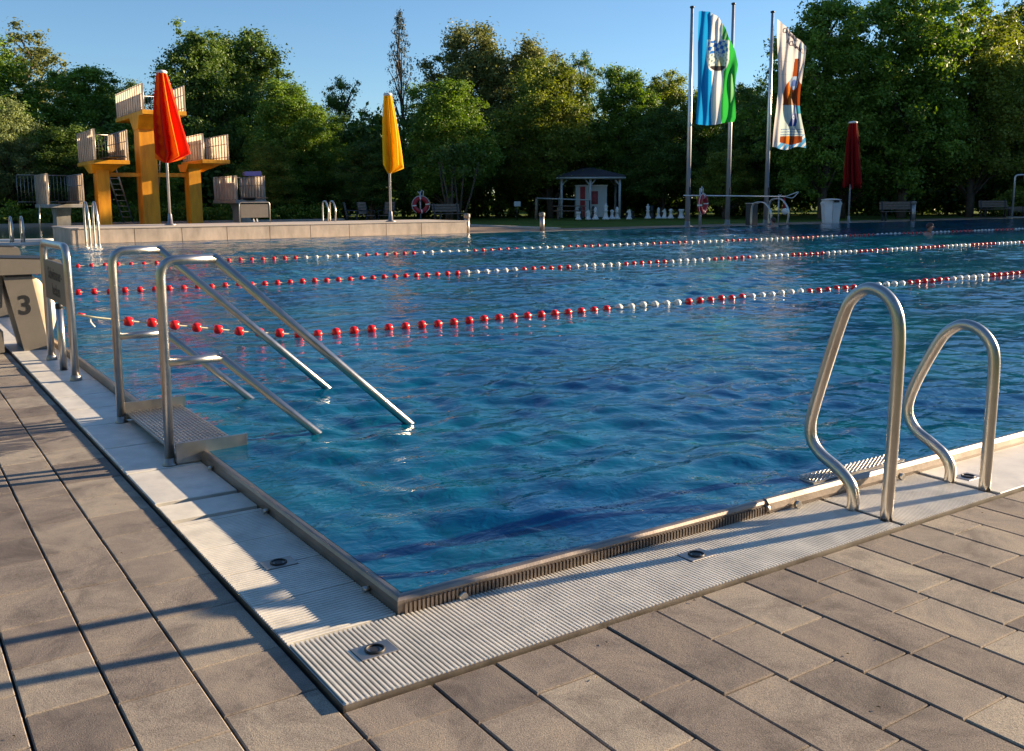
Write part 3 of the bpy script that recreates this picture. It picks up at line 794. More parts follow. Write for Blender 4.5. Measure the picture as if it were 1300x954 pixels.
for x0, x1, y0, y1, z, h in [(9.2, 11.0, 42.05, 47.4, 5.06, 1.12), (7.1, 8.45, 42.05, 45.9, 2.86, 1.30), (11.7, 12.85, 42.05, 45.5, 2.96, 1.15)]:
    parapet(None, x0, y0, y1, z, h, t, 1); parapet(None, x1, y0, y1, z, h, t, -1); back_rail(x0, x1, y1, z, h, t)
def ladder_mb(a, b_, w, n):
    a, b_ = Vector(a), Vector(b_); m = MB(); s = Vector((w / 2, 0, 0))
    m.tube([a - s, b_ - s], .035, 8); m.tube([a + s, b_ + s], .035, 8)
    for i in range(1, n): p = a.lerp(b_, i / n); m.cbox(p.x - w / 2, p.x + w / 2, p.y - .05, p.y + .05, p.z - .015, p.z + .015, .004)
    return m
ladder_mb((9.05, 45.6, .1), (8.25, 45.1, 2.9), .42, 11).build('access_ladder', M['steel'], t)
ladder_mb((10.35, 46.3, .1), (10.75, 46.0, 5.0), .42, 18).build('access_ladder', M['steel'], t)
m = MB(); m.cbox(7.5, 8.0, 40.3, 43.2, 2.93, 2.97, .01); m.tube([(7.5, 42.2, 2.9), (8.0, 42.2, 2.9)], .06, 8); m.build('springboard', M['iron'], t)

def one_metre(x0, x1, y0, y1, z, h, label, railed):
    t = thing('diving_stand', ((x0 + x1) / 2, (y0 + y1) / 2, 0), label, 'diving stand', 'one metre diving stands')
    cx = (x0 + x1) / 2
    m = MB(); m.prism([(43.0, -3.4), (44.0, -3.4), (44.0, z - .5), (44.4, z - .16), (42.6, z - .16), (43.0, z - .5)], 0, cx - .28, cx + .28); m.build('pedestal', M['concrete'], t)
    m = MB(); m.cbox(x0 - .05, x1 + .05, y0, y1, z - .16, z, .02); m.build('platform', M['concrete'], t)
    parapet(None, x0, y0 + .05, y1 - .05, z, h, t, 1); parapet(None, x1, y0 + .05, y1 - .05, z, h, t, -1); back_rail(x0, x1, y1 - .05, z, h, t)
    m = MB(); m.cbox(cx - .25, cx + .25, y0 - 1.6, y0 + 1.5, z + .06, z + .10, .01); m.tube([(cx - .28, y0 + .3, z + .03), (cx + .28, y0 + .3, z + .03)], .05, 8); m.build('springboard', M['iron'], t)
    if railed:
        m = MB(); m.tube(rounded([(x1 + .2, y0 + .2, z - .1), (x1 + .3, y0 - .3, z - .1), (x1 + .45, y0 - .8, -.1)], .2), .03, 8); m.build('step_rail', M['steel'], t); m = MB(); m.tube([(x0 - .3, y0 + .3, z), (x0 - .42, y0, -.1)], .03, 8); m.build('step_rail', M['steel'], t)
        back_rail(x0 - .75, x0, y1 - .3, z, h, t)
    return t
one_metre(5.15, 6.54, 42.0, 45.6, .98, 1.28, 'low railed diving stand on a grey pedestal, leftmost of the boards', True)
o = one_metre(13.15, 14.5, 42.0, 45.6, 1.12, 1.12, 'low diving stand right of the tower with a blue cover on top', False)
m = MB(); 
prof = [(14.1, 2.28), (14.1, 2.5), (14.14, 2.58), (14.7, 2.60), (14.72, 2.5), (14.7, 2.27)]
m.prism([(a, b_) for a, b_ in [(13.62, 2.24), (13.60, 2.36), (13.66, 2.44), (14.40, 2.46), (14.44, 2.36), (14.42, 2.24)]], 1, 42.15, 42.45); tag(m.build('folded_cover', M['tarpblue'], o=(14.0, 42.3, 2.24)), 'folded dark blue cover lying on the diving stand railing', 'cover')

# ---------------------------------------------------------------- things on the terrace and far deck
def grab(x, y, z, h, label, spread=.16, depth=.45, r=.022, group='far pool grab rails', zb=None, name='grab_rail_pair'):
    t = thing(name, (x, y, z), label, 'grab rails', group)
    for dx in (-spread, spread):
        m = MB(); m.tube(spline([(x + dx, y - depth / 2, (zb if zb is not None else z)), (x + dx, y - depth / 2 - .05, z + h * .55), (x + dx, y - depth * .25, z + h * .93), (x + dx, y + depth * .1, z + h), (x + dx, y + depth * .42, z + h * .9), (x + dx, y + depth / 2, z + h * .5), (x + dx, y + depth / 2, z)], 6), r, 10)
        m.build('rail', M['steel'], t)
grab(3.42, 23.15, 0, 1.05, 'shiny tall grab rails at the terrace wall corner in the main pool', .10, .5, .028, zb=-.6)
grab(2.1, 26.1, 0, .68, 'small grab rails on the deck by the curved diving pool shore', .13, .5, .026)
grab(10.85, 25.9, TZ, .64, 'pale grab rails on the terrace left of the yellow parasol', .12, .4, .024)
grab(27.85, 23.45, 0, .92, 'left pair of looped grab rails beneath the flagpoles', .02, .95, .026)
grab(28.85, 23.45, 0, 1.05, 'right taller looped grab rails beneath the flagpoles', .02, .95, .026)
# low information board on the terrace
t = thing('low_board', (8.6, 26.0, TZ), 'low dark notice board in a grey tube frame on the terrace', 'sign')
m = MB(); m.tube(rounded([(8.05, 26.0, TZ), (8.05, 26.0, TZ + .62), (8.98, 26.0, TZ + .62), (8.98, 26.0, TZ)], .08), .02, 10); m.build('frame', M['steel_dull'], t)
m = MB(); m.cbox(8.09, 8.94, 25.99, 26.01, TZ + .16, TZ + .56, .004); p = m.build('panel', M['signface'], t)
# two small white marks on its foot
t2 = MB()
for dx in (.40, .50): t2.prism([(8.05 + dx, TZ + .04), (8.09 + dx, TZ + .04), (8.065 + dx, TZ + .13), (8.035 + dx, TZ + .13)], 1, 25.93, 25.95)
t2.build('foot_clip', M['white'], t)

def bollard(x, y, label, h=.56):
    t = thing('bollard', (x, y, 0), label, 'bollard', 'bollards by the pool')
    m = MB(); m.tube([(x, y, -.02), (x, y, h)], .085, 16); m.build('post', M['steel_dull'], t)
    m = MB(); m.lathe([(.10, 0), (.105, .02), (.105, .10), (.09, .13), (.03, .14)], (x, y, h), 16); m.build('cap', M['shell'], t)
bollard(14.72, 23.95, 'round grey bollard at the right end of the terrace wall', .50)
bollard(17.85, 24.2, 'round bollard on the brown path left of the pavilion', .50)
bollard(38.6, 23.9, 'round bollard at the end of the middle right bench', .78)
t = thing('dark_post', (28.23, 24.2, 0), 'dark square post beside the looped grab rails', 'post')
m = MB(); m.cbox(28.05, 28.41, 24.1, 24.4, 0, .85, .02); m.build('shaft', M['iron'], t); m = MB(); m.cbox(28.03, 28.43, 24.08, 24.42, .85, .89, .01); m.build('top_plate', M['steel_dull'], t)

def bench(x, y, rz, label, W=1.6):
    t = thing('park_bench', (x, y, 0), label, 'bench', 'park benches'); t['_o'] = [0, 0, 0]
    m = MB()
    for i in range(4): m.cbox(-W / 2, W / 2, -.25 + i * .115, -.25 + i * .115 + .095, .42, .45, .006)
    m.build('seat', M['wood'], t)
    m = MB()
    for i in range(3): m.prism([(.22 + i * .025, .53 + i * .125), (.245 + i * .025, .525 + i * .125), (.268 + i * .025, .63 + i * .125), (.243 + i * .025, .635 + i * .125)], 0, -W / 2, W / 2)
    m.build('backrest', M['wood'], t)
    for sx in (-1, 1):
        m = MB(); xx = sx * (W / 2 - .12); 
        m.cbox(xx - .035, xx + .035, -.24, -.17, 0, .42, .005); m.prism([(.15, 0), (.22, 0), (.24, .42), (.33, .92), (.29, .92), (.19, .45)], 0, xx - .035, xx + .035); m.cbox(xx - .035, xx + .035, -.24, .22, .38, .42, .005)
        m.build('leg_frame', M['iron'], t)
    t.rotation_euler = (0, 0, rz)
    return t
b1 = bench(21.3, 36.4, R(8), 'dark wooden bench beside the red ring stand')
b2 = copy_thing(b1, (38.5, 24.6, 0), 'brown bench in deep shade right of the dark red parasol', rotz=R(-32))
b3 = copy_thing(b1, (49.2, 26.0, 0), 'bench at far right, near the shower post', rotz=R(-30))
b4 = copy_thing(b1, (50.9, 25.7, 0), 'low dark bench at the foot of the shower post', rotz=R(-30))
for b_ in (b4,): b_.scale = (.6, .8, .62)

def chair(x, y, rz, label):
    t = thing('garden_chair', (x, y, 0), label, 'chair', 'chairs by the yellow parasol'); t['_o'] = [0, 0, 0]
    m = MB()
    for i in range(5): m.cbox(-.26, .26, -.24 + i * .095, -.24 + i * .095 + .075, .42, .445, .005)
    m.build('seat', M['wood'], t)
    m = MB()
    for i in range(4): m.prism([(.22 + i * .025, .5 + i * .13), (.24 + i * .025, .5 + i * .13), (.26 + i * .025, .61 + i * .13), (.24 + i * .025, .61 + i * .13)], 0, -.26, .26)
    m.build('backrest', M['wood'], t)
    for sx in (-.25, .25):
        for yy in (-.22, .2):
            m = MB(); m.tube([(sx, yy, 0), (sx, yy + (.02 if yy < 0 else .0), .42)] + ([(sx, .33, 1.0)] if yy > 0 else []), .02, 8); m.build('leg', M['iron'], t)
        m = MB(); m.tube([(sx, -.22, .42), (sx, -.22, .64), (sx, .24, .66)], .018, 8); m.build('armrest', M['iron'], t)
    t.rotation_euler = (0, 0, rz); return t
c1 = chair(15.75, 35.0, R(60), 'dark garden chair farthest left, seen side on behind the terrace'); 
copy_thing(c1, (16.35, 34.8, 0), 'dark garden chair behind the pale grab rails on the terrace', rotz=R(20))
copy_thing(c1, (17.1, 34.5, 0), 'dark garden chair just left of the yellow parasol pole', rotz=R(-60))

# life rings on stands
def ring_stand(x, y, rz, label, front):
    t = thing('lifebuoy_stand', (x, y, 0), label, 'life ring stand', 'life ring stands'); t['_o'] = [0, 0, 0]
    m = MB(); m.tube([(0, .06, 0), (0, .06, 1.45)], .03, 10); m.build('post', M['alu'], t)
    m = MB(); m.tube([(-.12, .0, 1.45), (-.02, .0, 1.30), (.06, .02, 1.52), (.14, 0, 1.45), (.10, 0, 1.18)], .018, 8); m.build('hook', M['white'], t)
    seg = 32; RR, rr = .29, .095
    m = MB(); 
    for q in range(seg):
        pts = []
        for s in range(2):
            a = 2 * math.pi * (q + s) / seg; pts.append((RR * math.cos(a), -.06, .86 + RR * math.sin(a)))
        m.tube(pts, rr, 12, 1 if q % 8 < 1 else 0, cap=False)
    m.build('ring', [M['redring'], M['whitebuoy']], t)
    m = MB(); m.tube(spline([(.40 * math.cos(a), -.08, .86 + .40 * math.sin(a)) for a in [k * math.pi / 6 for k in range(-2, 9)]], 3), .012, 6); m.build('grab_line', M['whitebuoy'], t)
    t.rotation_euler = (0, 0, rz)
ring_stand(19.2, 35.3, R(-20), 'red life ring on a stand with white hooks by a wooden bench', True)
ring_stand(24.86, 23.7, R(22), 'red and white life ring hung on the pole rack, seen nearly edge on', True)
t = thing('rescue_pole_rack', (27.0, 23.9, 0), 'rack holding a long pale rescue pole in front of the flagpoles', 'rescue pole')
m = MB(); m.tube([(24.05, 23.80, 1.19), (29.5, 23.65, 1.14)], .022, 8); p = m.build('rescue_pole', M['white'], t)
m = MB(); m.tube(spline([(29.5, 23.65, 1.14), (29.9, 23.62, 1.24), (30.2, 23.6, 1.32), (30.1, 23.6, 1.22), (29.85, 23.6, 1.08), (29.5, 23.65, 1.12)], 5), .018, 8); m.build('crook', M['steel'], p)
for xx in (25.0, 29.35):
    m = MB(); m.tube([(xx, 23.85, 0), (xx, 23.85, 1.2)], .025, 8); m.tube([(xx - .08, 23.8, 1.22), (xx, 23.8, 1.12), (xx + .08, 23.8, 1.22)], .014, 8); m.build('stand', M['alu'], t)
t = thing('rescue_float', (29.5, 23.7, .6), 'red rescue float with a white ball hanging from the pole rack', 'rescue float')
m = MB(); m.tube([(29.5, 23.7, 1.1), (29.5, 23.7, .66)], .05, 10, taper=[.02, .07]); m.build('strap', M['redring'], t)
m = MB(); m.lathe([(.001, -.14), (.08, -.115), (.13, -.05), (.14, 0), (.13, .05), (.08, .115), (.001, .14)], (29.53, 23.68, .55), 16); m.build('ball', M['whitebuoy'], t)

# white two-part bin
t = thing('litter_bin', (33.62, 24.6, 0), 'pale grey waisted litter bin between flagpoles and dark red parasol', 'bin')
def bin_half(dx, mat, nm):
    m = MB(); x0, y0 = 33.62, 24.6
    prof = [(-.22, 0), (.22, 0), (.27, .72), (.30, .84), (.24, .98), (-.24, .98), (-.30, .84), (-.27, .72)]
    d = Vector((.83, -.557)); n_ = Vector((.557, .83))
    vs = []
    for s in (0, 1):
        for a, z in prof:
            px = max(a, .006) if dx > 0 else min(a, -.006)
            p = Vector((x0, y0)) + d * px * 1.35 + n_ * (s * .45 - .22); vs.append((p.x, p.y, z))
    n = len(prof); m.add(vs, [tuple(range(n)), tuple(range(n, 2 * n))[::-1]] + [(i, n + i, n + (i + 1) % n, (i + 1) % n) for i in range(n)])
    return m.build(nm, mat, t)
bin_half(1, M['kioskgrey'], 'right_body'); bin_half(-1, M['white'], 'left_body')
m = MB(); m.lathe([(.42, 0), (.44, .02), (.30, .05), (.05, .07)], (33.62, 24.6, .98), 20); m.build('lid', M['white'], t)
m = MB(); m.tube([(33.52, 24.38, .93), (33.70, 24.26, .93)], .05, 10); m.build('opening', M['black'], t)

# shower post
t = thing('shower_post', (48.6, 24.75, 0), 'curved steel outdoor shower post at the right edge', 'shower')
m = MB(); m.tube(rounded([(48.6, 24.75, 0), (48.62, 24.75, 2.2), (49.05, 24.5, 2.22), (49.08, 24.48, 1.98)], .16), .05, 12); m.build('pipe', M['alu'], t)
m = MB(); m.lathe([(.03, .06), (.11, 0), (.11, -.02), (.02, -.022)][::-1], (49.09, 24.47, 1.95), 16); m.build('shower_head', M['steel_dull'], t)
m = MB(); m.lathe([(.5, 0), (.5, .04), (.46, .05)], (48.8, 24.6, 0), 20); m.build('tray', M['concrete'], t)

# small signs and posts in the lawn
t = thing('lawn_sign', (27.3, 39.6, 0), 'small pale notice on a thin post in the lawn left of the pavilion', 'sign')
m = MB(); m.tube([(27.3, 39.6, 0), (27.3, 39.6, .8)], .025, 8); m.build('post', M['iron'], t)
m = MB(); m.cbox(27.1, 27.5, 39.57, 39.59, .72, .98, .004); m.build('plate', M['kioskgrey'], t)
t = thing('wooden_post', (28.1, 39.0, 0), 'slim weathered wooden post standing in the lawn', 'post')
m = MB(); m.tube([(28.1, 39, 0), (28.12, 39, 1.1)], .075, 10, taper=[.08, .065]); m.tube([(28.12, 39, 1.1), (28.12, 39, 1.17)], .06, 10, taper=[.06, .02]); m.build('shaft', M['palebark'], t)

# ---------------------------------------------------------------- pavilion, kiosk, table, chess set
PVX, PVY = 35.05, 43.3
def rot2(x, y, a=R(-34)): return (PVX + x * math.cos(a) - y * math.sin(a), PVY + x * math.sin(a) + y * math.cos(a))
t = thing('pavilion', (PVX, PVY, 0), 'open timber pavilion with a dark hipped roof on the lawn', 'pavilion')
for px_, py_ in [(-1.7, -1.2), (0, -1.2), (1.75, -1.2), (-1.7, 1.3), (1.75, 1.3)]:
    x, y = rot2(px_, py_); m = MB(); m.tube([(x, y, 0), (x, y, 2.3)], .075, 8)
    m.build('post', M['kioskgrey'], t)
    m = MB()
    for s in (-1, 1):
        a = rot2(px_ + s * .32, py_); 
        if abs(px_ + s * .32) < 1.8: m.tube([(x, y, 1.85), (a[0], a[1], 2.24)], .04, 6)
    if m.v: m.build('bracket', M['kioskgrey'], t)
ev = [rot2(a, b_) for a, b_ in [(-2.0, -1.5), (2.05, -1.5), (2.05, 1.6), (-2.0, 1.6)]]; rg = [rot2(-.25, 0), rot2(.3, 0)]
m = MB(); m.add([(p[0], p[1], 2.46) for p in ev] + [(p[0], p[1], 2.95) for p in rg] + [(p[0], p[1], 2.40) for p in ev],
                [(0, 1, 5, 4), (1, 2, 5), (2, 3, 4, 5), (3, 0, 4), (9, 8, 7, 6), (0, 6, 7, 1), (1, 7, 8, 2), (2, 8, 9, 3), (3, 9, 6, 0)]); m.build('roof', M['roof'], t)
m = MB(); ev2 = [rot2(a, b_) for a, b_ in [(-1.95, -1.45), (2.0, -1.45), (2.0, 1.55), (-1.95, 1.55)]]
for i in range(4):
    a, b_ = ev2[i], ev2[(i + 1) % 4]; m.tube([(a[0], a[1], 2.32), (b_[0], b_[1], 2.32)], .075, 4)
m.build('fascia', M['kioskgrey'], t)
t = thing('kiosk', (*rot2(.1, .1), 0), 'pale boxed kiosk with a dark red stripe beneath the pavilion roof', 'kiosk')
def rbox(m, x0, x1, y0, y1, z0, z1):
    c = [rot2(a, b_) for a, b_ in [(x0, y0), (x1, y0), (x1, y1), (x0, y1)]]
    m.add([(p[0], p[1], z0) for p in c] + [(p[0], p[1], z1) for p in c], [(3, 2, 1, 0), (4, 5, 6, 7), (0, 1, 5, 4), (1, 2, 6, 5), (2, 3, 7, 6), (3, 0, 4, 7)]); return m
rbox(MB(), -.82, 1.06, -.5, .7, 0, 1.85).build('body', M['kioskgrey'], t)
rbox(MB(), -.55, -.25, -.53, -.5, .02, 1.82).build('stripe', M['reddark'], t)
rbox(rbox(MB(), .04, .52, -.54, -.505, .78, 1.55), .08, .48, -.545, -.54, .82, 1.5).build('poster', M['redposter'], t)
rbox(MB(), -.86, 1.10, -.55, .74, 1.85, 1.92).build('top_trim', M['white'], t)
t = thing('picnic_table', (31.0, 39.9, 0), 'low dark picnic table with benches left of the pavilion', 'table'); t['_o'] = [0, 0, 0]
m = MB(); m.cbox(-.9, .9, -.38, .38, .68, .73, .01); m.build('top', M['wood'], t)
for yy in (-.7, .7): m = MB(); m.cbox(-.9, .9, yy - .13, yy + .13, .42, .46, .008); m.build('bench_board', M['wood'], t)
for xx in (-.65, .65):
    m = MB(); m.prism([(-.75, 0), (-.65, 0), (-.2, .68), (-.3, .68)], 0, xx - .04, xx + .04); m.prism([(.65, 0), (.75, 0), (.3, .68), (.2, .68)], 0, xx - .04, xx + .04); m.build('leg_frame', M['wood'], t)
t.rotation_euler = (0, 0, R(-34))
t = thing('handrail', (32.0, 43.0, 0), 'thin pale rail on low posts behind the picnic table', 'railing')
m = MB(); m.tube([(31.2, 43.4, 1.15), (34.0, 41.7, 1.02)], .035, 8); m.build('bar', M['kioskgrey'], t)
for p in ((31.3, 43.33), (33.9, 41.76)): m = MB(); m.tube([(p[0], p[1], 0), (p[0], p[1], 1.12 if p[0] < 32 else 1.02)], .03, 8); m.build('leg', M['iron'], t)

CH = {
 'king': ([(.19, 0), (.20, .05), (.15, .12), (.11, .2), (.075, .45), (.13, .52), (.07, .56), (.11, .74), (.12, .78), (.05, .82)], 'cross'),
 'queen': ([(.18, 0), (.19, .05), (.14, .11), (.10, .2), (.07, .42), (.12, .48), (.06, .52), (.12, .70), (.04, .72), (.03, .78)], None),
 'bishop': ([(.17, 0), (.18, .05), (.13, .10), (.09, .18), (.06, .36), (.11, .41), (.05, .44), (.09, .52), (.06, .62), (.02, .68)], None),
 'rook': ([(.17, 0), (.18, .05), (.14, .10), (.11, .18), (.10, .36), (.14, .40), (.14, .50)], None),
 'pawn': ([(.15, 0), (.16, .05), (.11, .10), (.07, .2), (.05, .28), (.09, .31), (.05, .33), (.09, .38), (.09, .43), (.04, .48)], None),
 'knight': ([(.17, 0), (.18, .05), (.14, .10), (.11, .16), (.10, .22)], 'horse')}
def chess(kind, x, y, col, label, s=1.0):
    t = thing('chess_' + kind, (x, y, 0), label, 'chess piece', 'giant chess pieces on the lawn'); t['_o'] = [0, 0, 0]
    mat = M['white'] if col == 'w' else M['chess_black']
    m = MB(); prof, ex = CH[kind]; m.lathe([(a * 1.1 * s, b_ * s) for a, b_ in prof], (0, 0, 0), 16)
    m.build('body', mat, t)
    if ex == 'cross':
        m = MB(); m.box(-.025 * s, .025 * s, -.02, .02, .80 * s, .95 * s); m.box(-.06 * s, .06 * s, -.021, .021, .86 * s, .90 * s); m.build('cross', mat, t)
    if ex == 'horse':
        m = MB(); m.prism([(-.10, .2), (.12, .2), (.11, .42), (.06, .60), (.02, .64), (-.03, .58), (-.14, .50), (-.16, .43), (-.05, .42), (-.06, .34)], 1, -.05, .05); m.build('head', mat, t)
    t.rotation_euler = (0, 0, R(-34)); t.scale = (.85, .85, .85)
for a in [('rook', 29.97, 37.78, 'w', 'white chess rook standing alone at the left'), ('knight', 30.5, 37.6, 'w', 'white giant chess knight beside the kiosk stripe', 1.0),
          ('bishop', 30.75, 37.3, 'w', 'white giant chess bishop, third piece from the left', 1.15), ('bishop', 31.4, 38.3, 'b', 'tall black chess piece before the kiosk poster', 1.25),
          ('king', 31.25, 37.05, 'w', 'white giant chess king, tallest of the left row', 1.08), ('pawn', 31.8, 37.2, 'w', 'white giant pawn just right of the left king', 1.25),
          ('bishop', 32.15, 37.2, 'w', 'white giant bishop between pawn and knight in front of the pavilion', 1.15), ('knight', 32.4, 36.5, 'w', 'white giant chess knight at the right end of left row', 1.0),
          ('king', 34.4, 37.25, 'w', 'white giant chess king at the left end of the right row', 1.0), ('queen', 35.2, 37.8, 'b', 'black giant chess queen beside the right white king', 1.1),
          ('bishop', 34.95, 37.0, 'w', 'thin white giant bishop in the middle of the right row', 1.05), ('knight', 35.2, 36.8, 'w', 'white giant knight in the middle of the right row', 1.0),
          ('pawn', 35.5, 36.6, 'w', 'white giant pawn second from right in right row', 1.3), ('rook', 36.0, 36.3, 'w', 'white giant rook at the right end of the chess pieces', 1.2),
          ('pawn', 34.5, 38.6, 'b', 'black giant pawn left of the right hand row', 1.0), ('pawn', 33.9, 38.4, 'b', 'black giant pawn alone between the two white rows', 1.0),
          ('rook', 36.9, 37.4, 'b', 'black giant rook right of all white pieces', 1.0), ('queen', 30.9, 38.8, 'b', 'black giant queen in front of the kiosk door stripe', 1.0)]:
    chess(*a)

# ---------------------------------------------------------------- flagpoles and flags
poles = [(24.75, 24.3, 8.02, 'bright flagpole carrying the blue, white and green flag'), (27.6, 24.95, 8.55, 'bare flagpole standing between the two flags'), (28.95, 24.15, 8.25, 'flagpole carrying the bottle print flag')]
for x, y, h, lab in poles:
    t = thing('flagpole', (x, y, 0), lab, 'flagpole', 'flagpoles on the far side of the pool')
    m = MB(); m.tube([(x, y, 0), (x, y, h * .5), (x, y, h)], .07, 14, taper=[.095, .08, .055]); m.build('pole', M['alu'], t)
    m = MB(); m.lathe([(.06, 0), (.085, .02), (.085, .07), (.03, .09)], (x, y, h), 12); m.build('cap', M['iron'], t)
    m = MB(); m.lathe([(.2, 0), (.2, .03), (.11, .06), (.10, .22)], (x, y, 0), 14); m.build('base', M['steel_dull'], t)
    m = MB(); m.cbox(x - .02, x + .02, y - .125, y - .085, 1.2, 1.5, .004); m.build('cleat', M['iron'], t)

def stroke(P, Q, pts, w):
    d = np.full(P.shape, 9.0)
    for (a, b_), (c, e) in zip(pts[:-1], pts[1:]):
        vx, vy = c - a, e - b_; L = vx * vx + vy * vy + 1e-9
        tt = np.clip(((P - a) * vx + (Q - b_) * vy) / L, 0, 1); d = np.minimum(d, np.hypot(P - a - tt * vx, Q - b_ - tt * vy))
    return d < w
def flag(name, x0, y0, pxl, shape, paint, label, nu=110, nv=270):
    """shape(u,v)->(along wind, down from top, out of plane) in picture units scaled by pxl metres"""
    U, V = np.meshgrid(np.linspace(0, 1, nu), np.linspace(0, 1, nv))
    a, d, o, z0 = shape(U, V)
    wx, wy = .83, -.557; ox, oy = -.557, -.83
    X = x0 + wx * a * pxl + ox * o; Y = y0 + wy * a * pxl + oy * o; Z = z0 - d * pxl
    co = np.stack([X - x0, Y - y0, Z - z0], -1).reshape(-1, 3)
    I = np.arange(nu * nv).reshape(nv, nu)
    F_ = np.stack([I[:-1, :-1], I[1:, :-1], I[1:, 1:], I[:-1, 1:]], -1).reshape(-1, 4)
    me = D.meshes.new(name); me.from_pydata(co.tolist(), [], F_.tolist()); me.materials.append(M['flag'])
    me.polygons.foreach_set('use_smooth', [True] * len(F_))
    c = paint(U, V, a, d); c = np.concatenate([c, np.ones(c.shape[:2] + (1,))], -1).reshape(-1, 4)
    at = me.color_attributes.new('print', 'FLOAT_COLOR', 'POINT'); at.data.foreach_set('color', c.astype(np.float32).ravel())
    ob = D.objects.new(name, me); COL.objects.link(ob); ob.location = (x0, y0, z0)
    return tag(ob, label, 'flag', 'flags on the flagpoles')
P1 = 34.5 / 1199
def sh1(U, V):
    W = 50 + 0 * U - 4 * (V > .93) * (V - .93) * 8
    top = 15 - 15 + 64 * U ** 3.0
    a = 5 + W * U * (1 - .04 * np.sin(V * 3))
    bot = 135 + 2 * np.sin(U * 5)
    d = top + (bot - top) * V
    o = .06 * np.sin(U * 15 + V * 2.2) * (.4 + .6 * U) + .07 * np.sin(U * 7 - V * 7) + .05 * np.sin(U * 30 + V * 3)
    return a, d, o, 7.91
def pa1(U, V, a, d):
    s = (a - 5) / 50 + .05 * (.5 - V) + .015 * np.sin(V * 9); c = np.zeros(U.shape + (3,))
    c[:] = (.82, .81, .80); c[s < .35] = (.012, .30, .66); c[s > .635] = (.035, .42, .06)
    yy = d + 15; xx = a - 5 + 880
    # shield: flat top, rounded bottom
    cx, hw = 905.5, 13.0; k = (yy - 50) / 36.0
    inside = (k > 0) & (k < 1) & (np.abs(xx - cx) < hw * np.sqrt(np.clip(1 - np.clip((k - .45) / .58, 0, 1) ** 2.2, 0, 1)))
    border = (k > -.04) & (k < 1.05) & (np.abs(xx - cx) < (hw + 1.3) * np.sqrt(np.clip(1 - np.clip((k - .45) / .64, 0, 1) ** 2.2, 0, 1)))
    c[border] = (.75, .77, .75); c[inside] = (.62, .70, .66)
    p = (xx - cx) * .9 + (yy - 50) * .35; q = (yy - 50) - (xx - cx) * .25
    loz = ((np.floor(p / 4.2) + np.floor(q / 4.6)) % 2 == 0) & inside & (k < .42); c[loz] = (.03, .17, .55)
    sp = inside & (k > .42) & (np.sin(xx * 1.3) * np.sin(yy * .9 + xx * .4) > .45); c[sp] = (.18, .26, .30)
    c[inside & (k > .55) & (np.abs(xx - cx - 3) < 2.5) & (k < .85)] = (.62, .60, .30)
    c[inside & (k > .84)] = (.06, .05, .05)
    return c
flag('municipal_flag', 24.83, 24.25, P1 * 1.045, sh1, pa1, 'blue, white and green striped flag with a lozenge crest')
P3 = 38 / 1199
def sh3(U, V):
    left = 3 + 3 * np.sin(V * 3.1) ; right = 38 + 3 * np.sin(V * 5.5 + 2.2) + 2 * V
    top = 33 * U ** .95; a = left + (right - left) * U
    d = top + (157 - 2 * np.cos(U * 8) - top) * V
    o = .11 * np.sin(U * 9 + V * 4.5) * (.3 + .7 * U) + .10 * np.sin(U * 4 - V * 9) + .03 * np.sin(U * 26)
    return a, d, o, 8.02
def pa3(U, V, a, d):
    c = np.zeros(U.shape + (3,)); c[:] = (.74, .69, .66)
    x = a + 978; y = d + 30 - 0 * a
    # bottle: pale blue capsule and label on amber glass
    cxb = 1005 - (y - 120) * .02
    prof = np.interp(y, [78, 100, 104, 113, 120, 183, 186], [2.0, 3.0, 6, 11.5, 13.4, 13.4, 12])
    b = (np.abs(x - cxb) < prof) & (y > 78) & (y < 183 - 2 * np.abs(x - cxb) / 8)
    c[b] = (.26, .055, .012); c[b & (np.abs(x - cxb + 4.5) < 2.2)] = (.62, .19, .02)
    cap = ((x - cxb + .5) / 5.2) ** 2 + ((y - 107) / 8.0) ** 2 < 1; c[cap] = (.33, .42, .56)
    cap2 = ((x - cxb + .5) / 2.4) ** 2 + ((y - 107) / 4.0) ** 2 < 1; c[cap2] = (.10, .16, .40)
    lab = b & (y > 134) & (y < 172); c[lab] = (.52, .62, .60)
    dg = (x - cxb) + (y - 153) * .28
    c[lab & (dg > -4) & (dg < 6) & (y < 160)] = (.02, .07, .30); c[lab & (y < 144) & (dg > -1)] = (.05, .30, .42)
    ring = lab & (np.abs(np.hypot(x - cxb - .5, (y - 149)) - 2.0) < .7); c[ring] = (.45, .55, .70)
    c[lab & (y > 161) & (np.mod(y, 3.2) < 1.0)] = (.12, .22, .40)
    wv = (y > 170 + 14 * (1 - U) ** 1.5) & ~b; c[wv & (U > .15)] = (.10, .36, .66); c[wv & (np.sin(x * .8 + y * .6) > .4)] = (.70, .72, .74)
    # script-like marks, two slanting lines
    ink = (.06, .04, .06)
    for j, (bx, by, n_, wd) in enumerate([(990, 44, 4, 4.6), (995, 56, 5, 4.0)]):
        for i in range(n_):
            px, py = bx + i * wd, by + i * 3.2
            th = np.linspace(0, 5.2, 9); pts = [(px + 1.7 * math.cos(q + j), py + 2.6 * math.sin(q + i)) for q in th]
            c[stroke(x, y, pts, .48)] = ink
            c[stroke(x, y, [(px + 1.6, py - 2.6), (px + 1.2, py + 3.0), (px + 3.2, py + 2.4)], .40)] = ink
    c[(np.mod(y, 16) < .35) & (U < .5) & (y < 110)] = (.45, .42, .42)
    return c
flag('printed_flag', 29.03, 24.10, P3, sh3, pa3, 'cream flag printed with a large amber beer bottle')

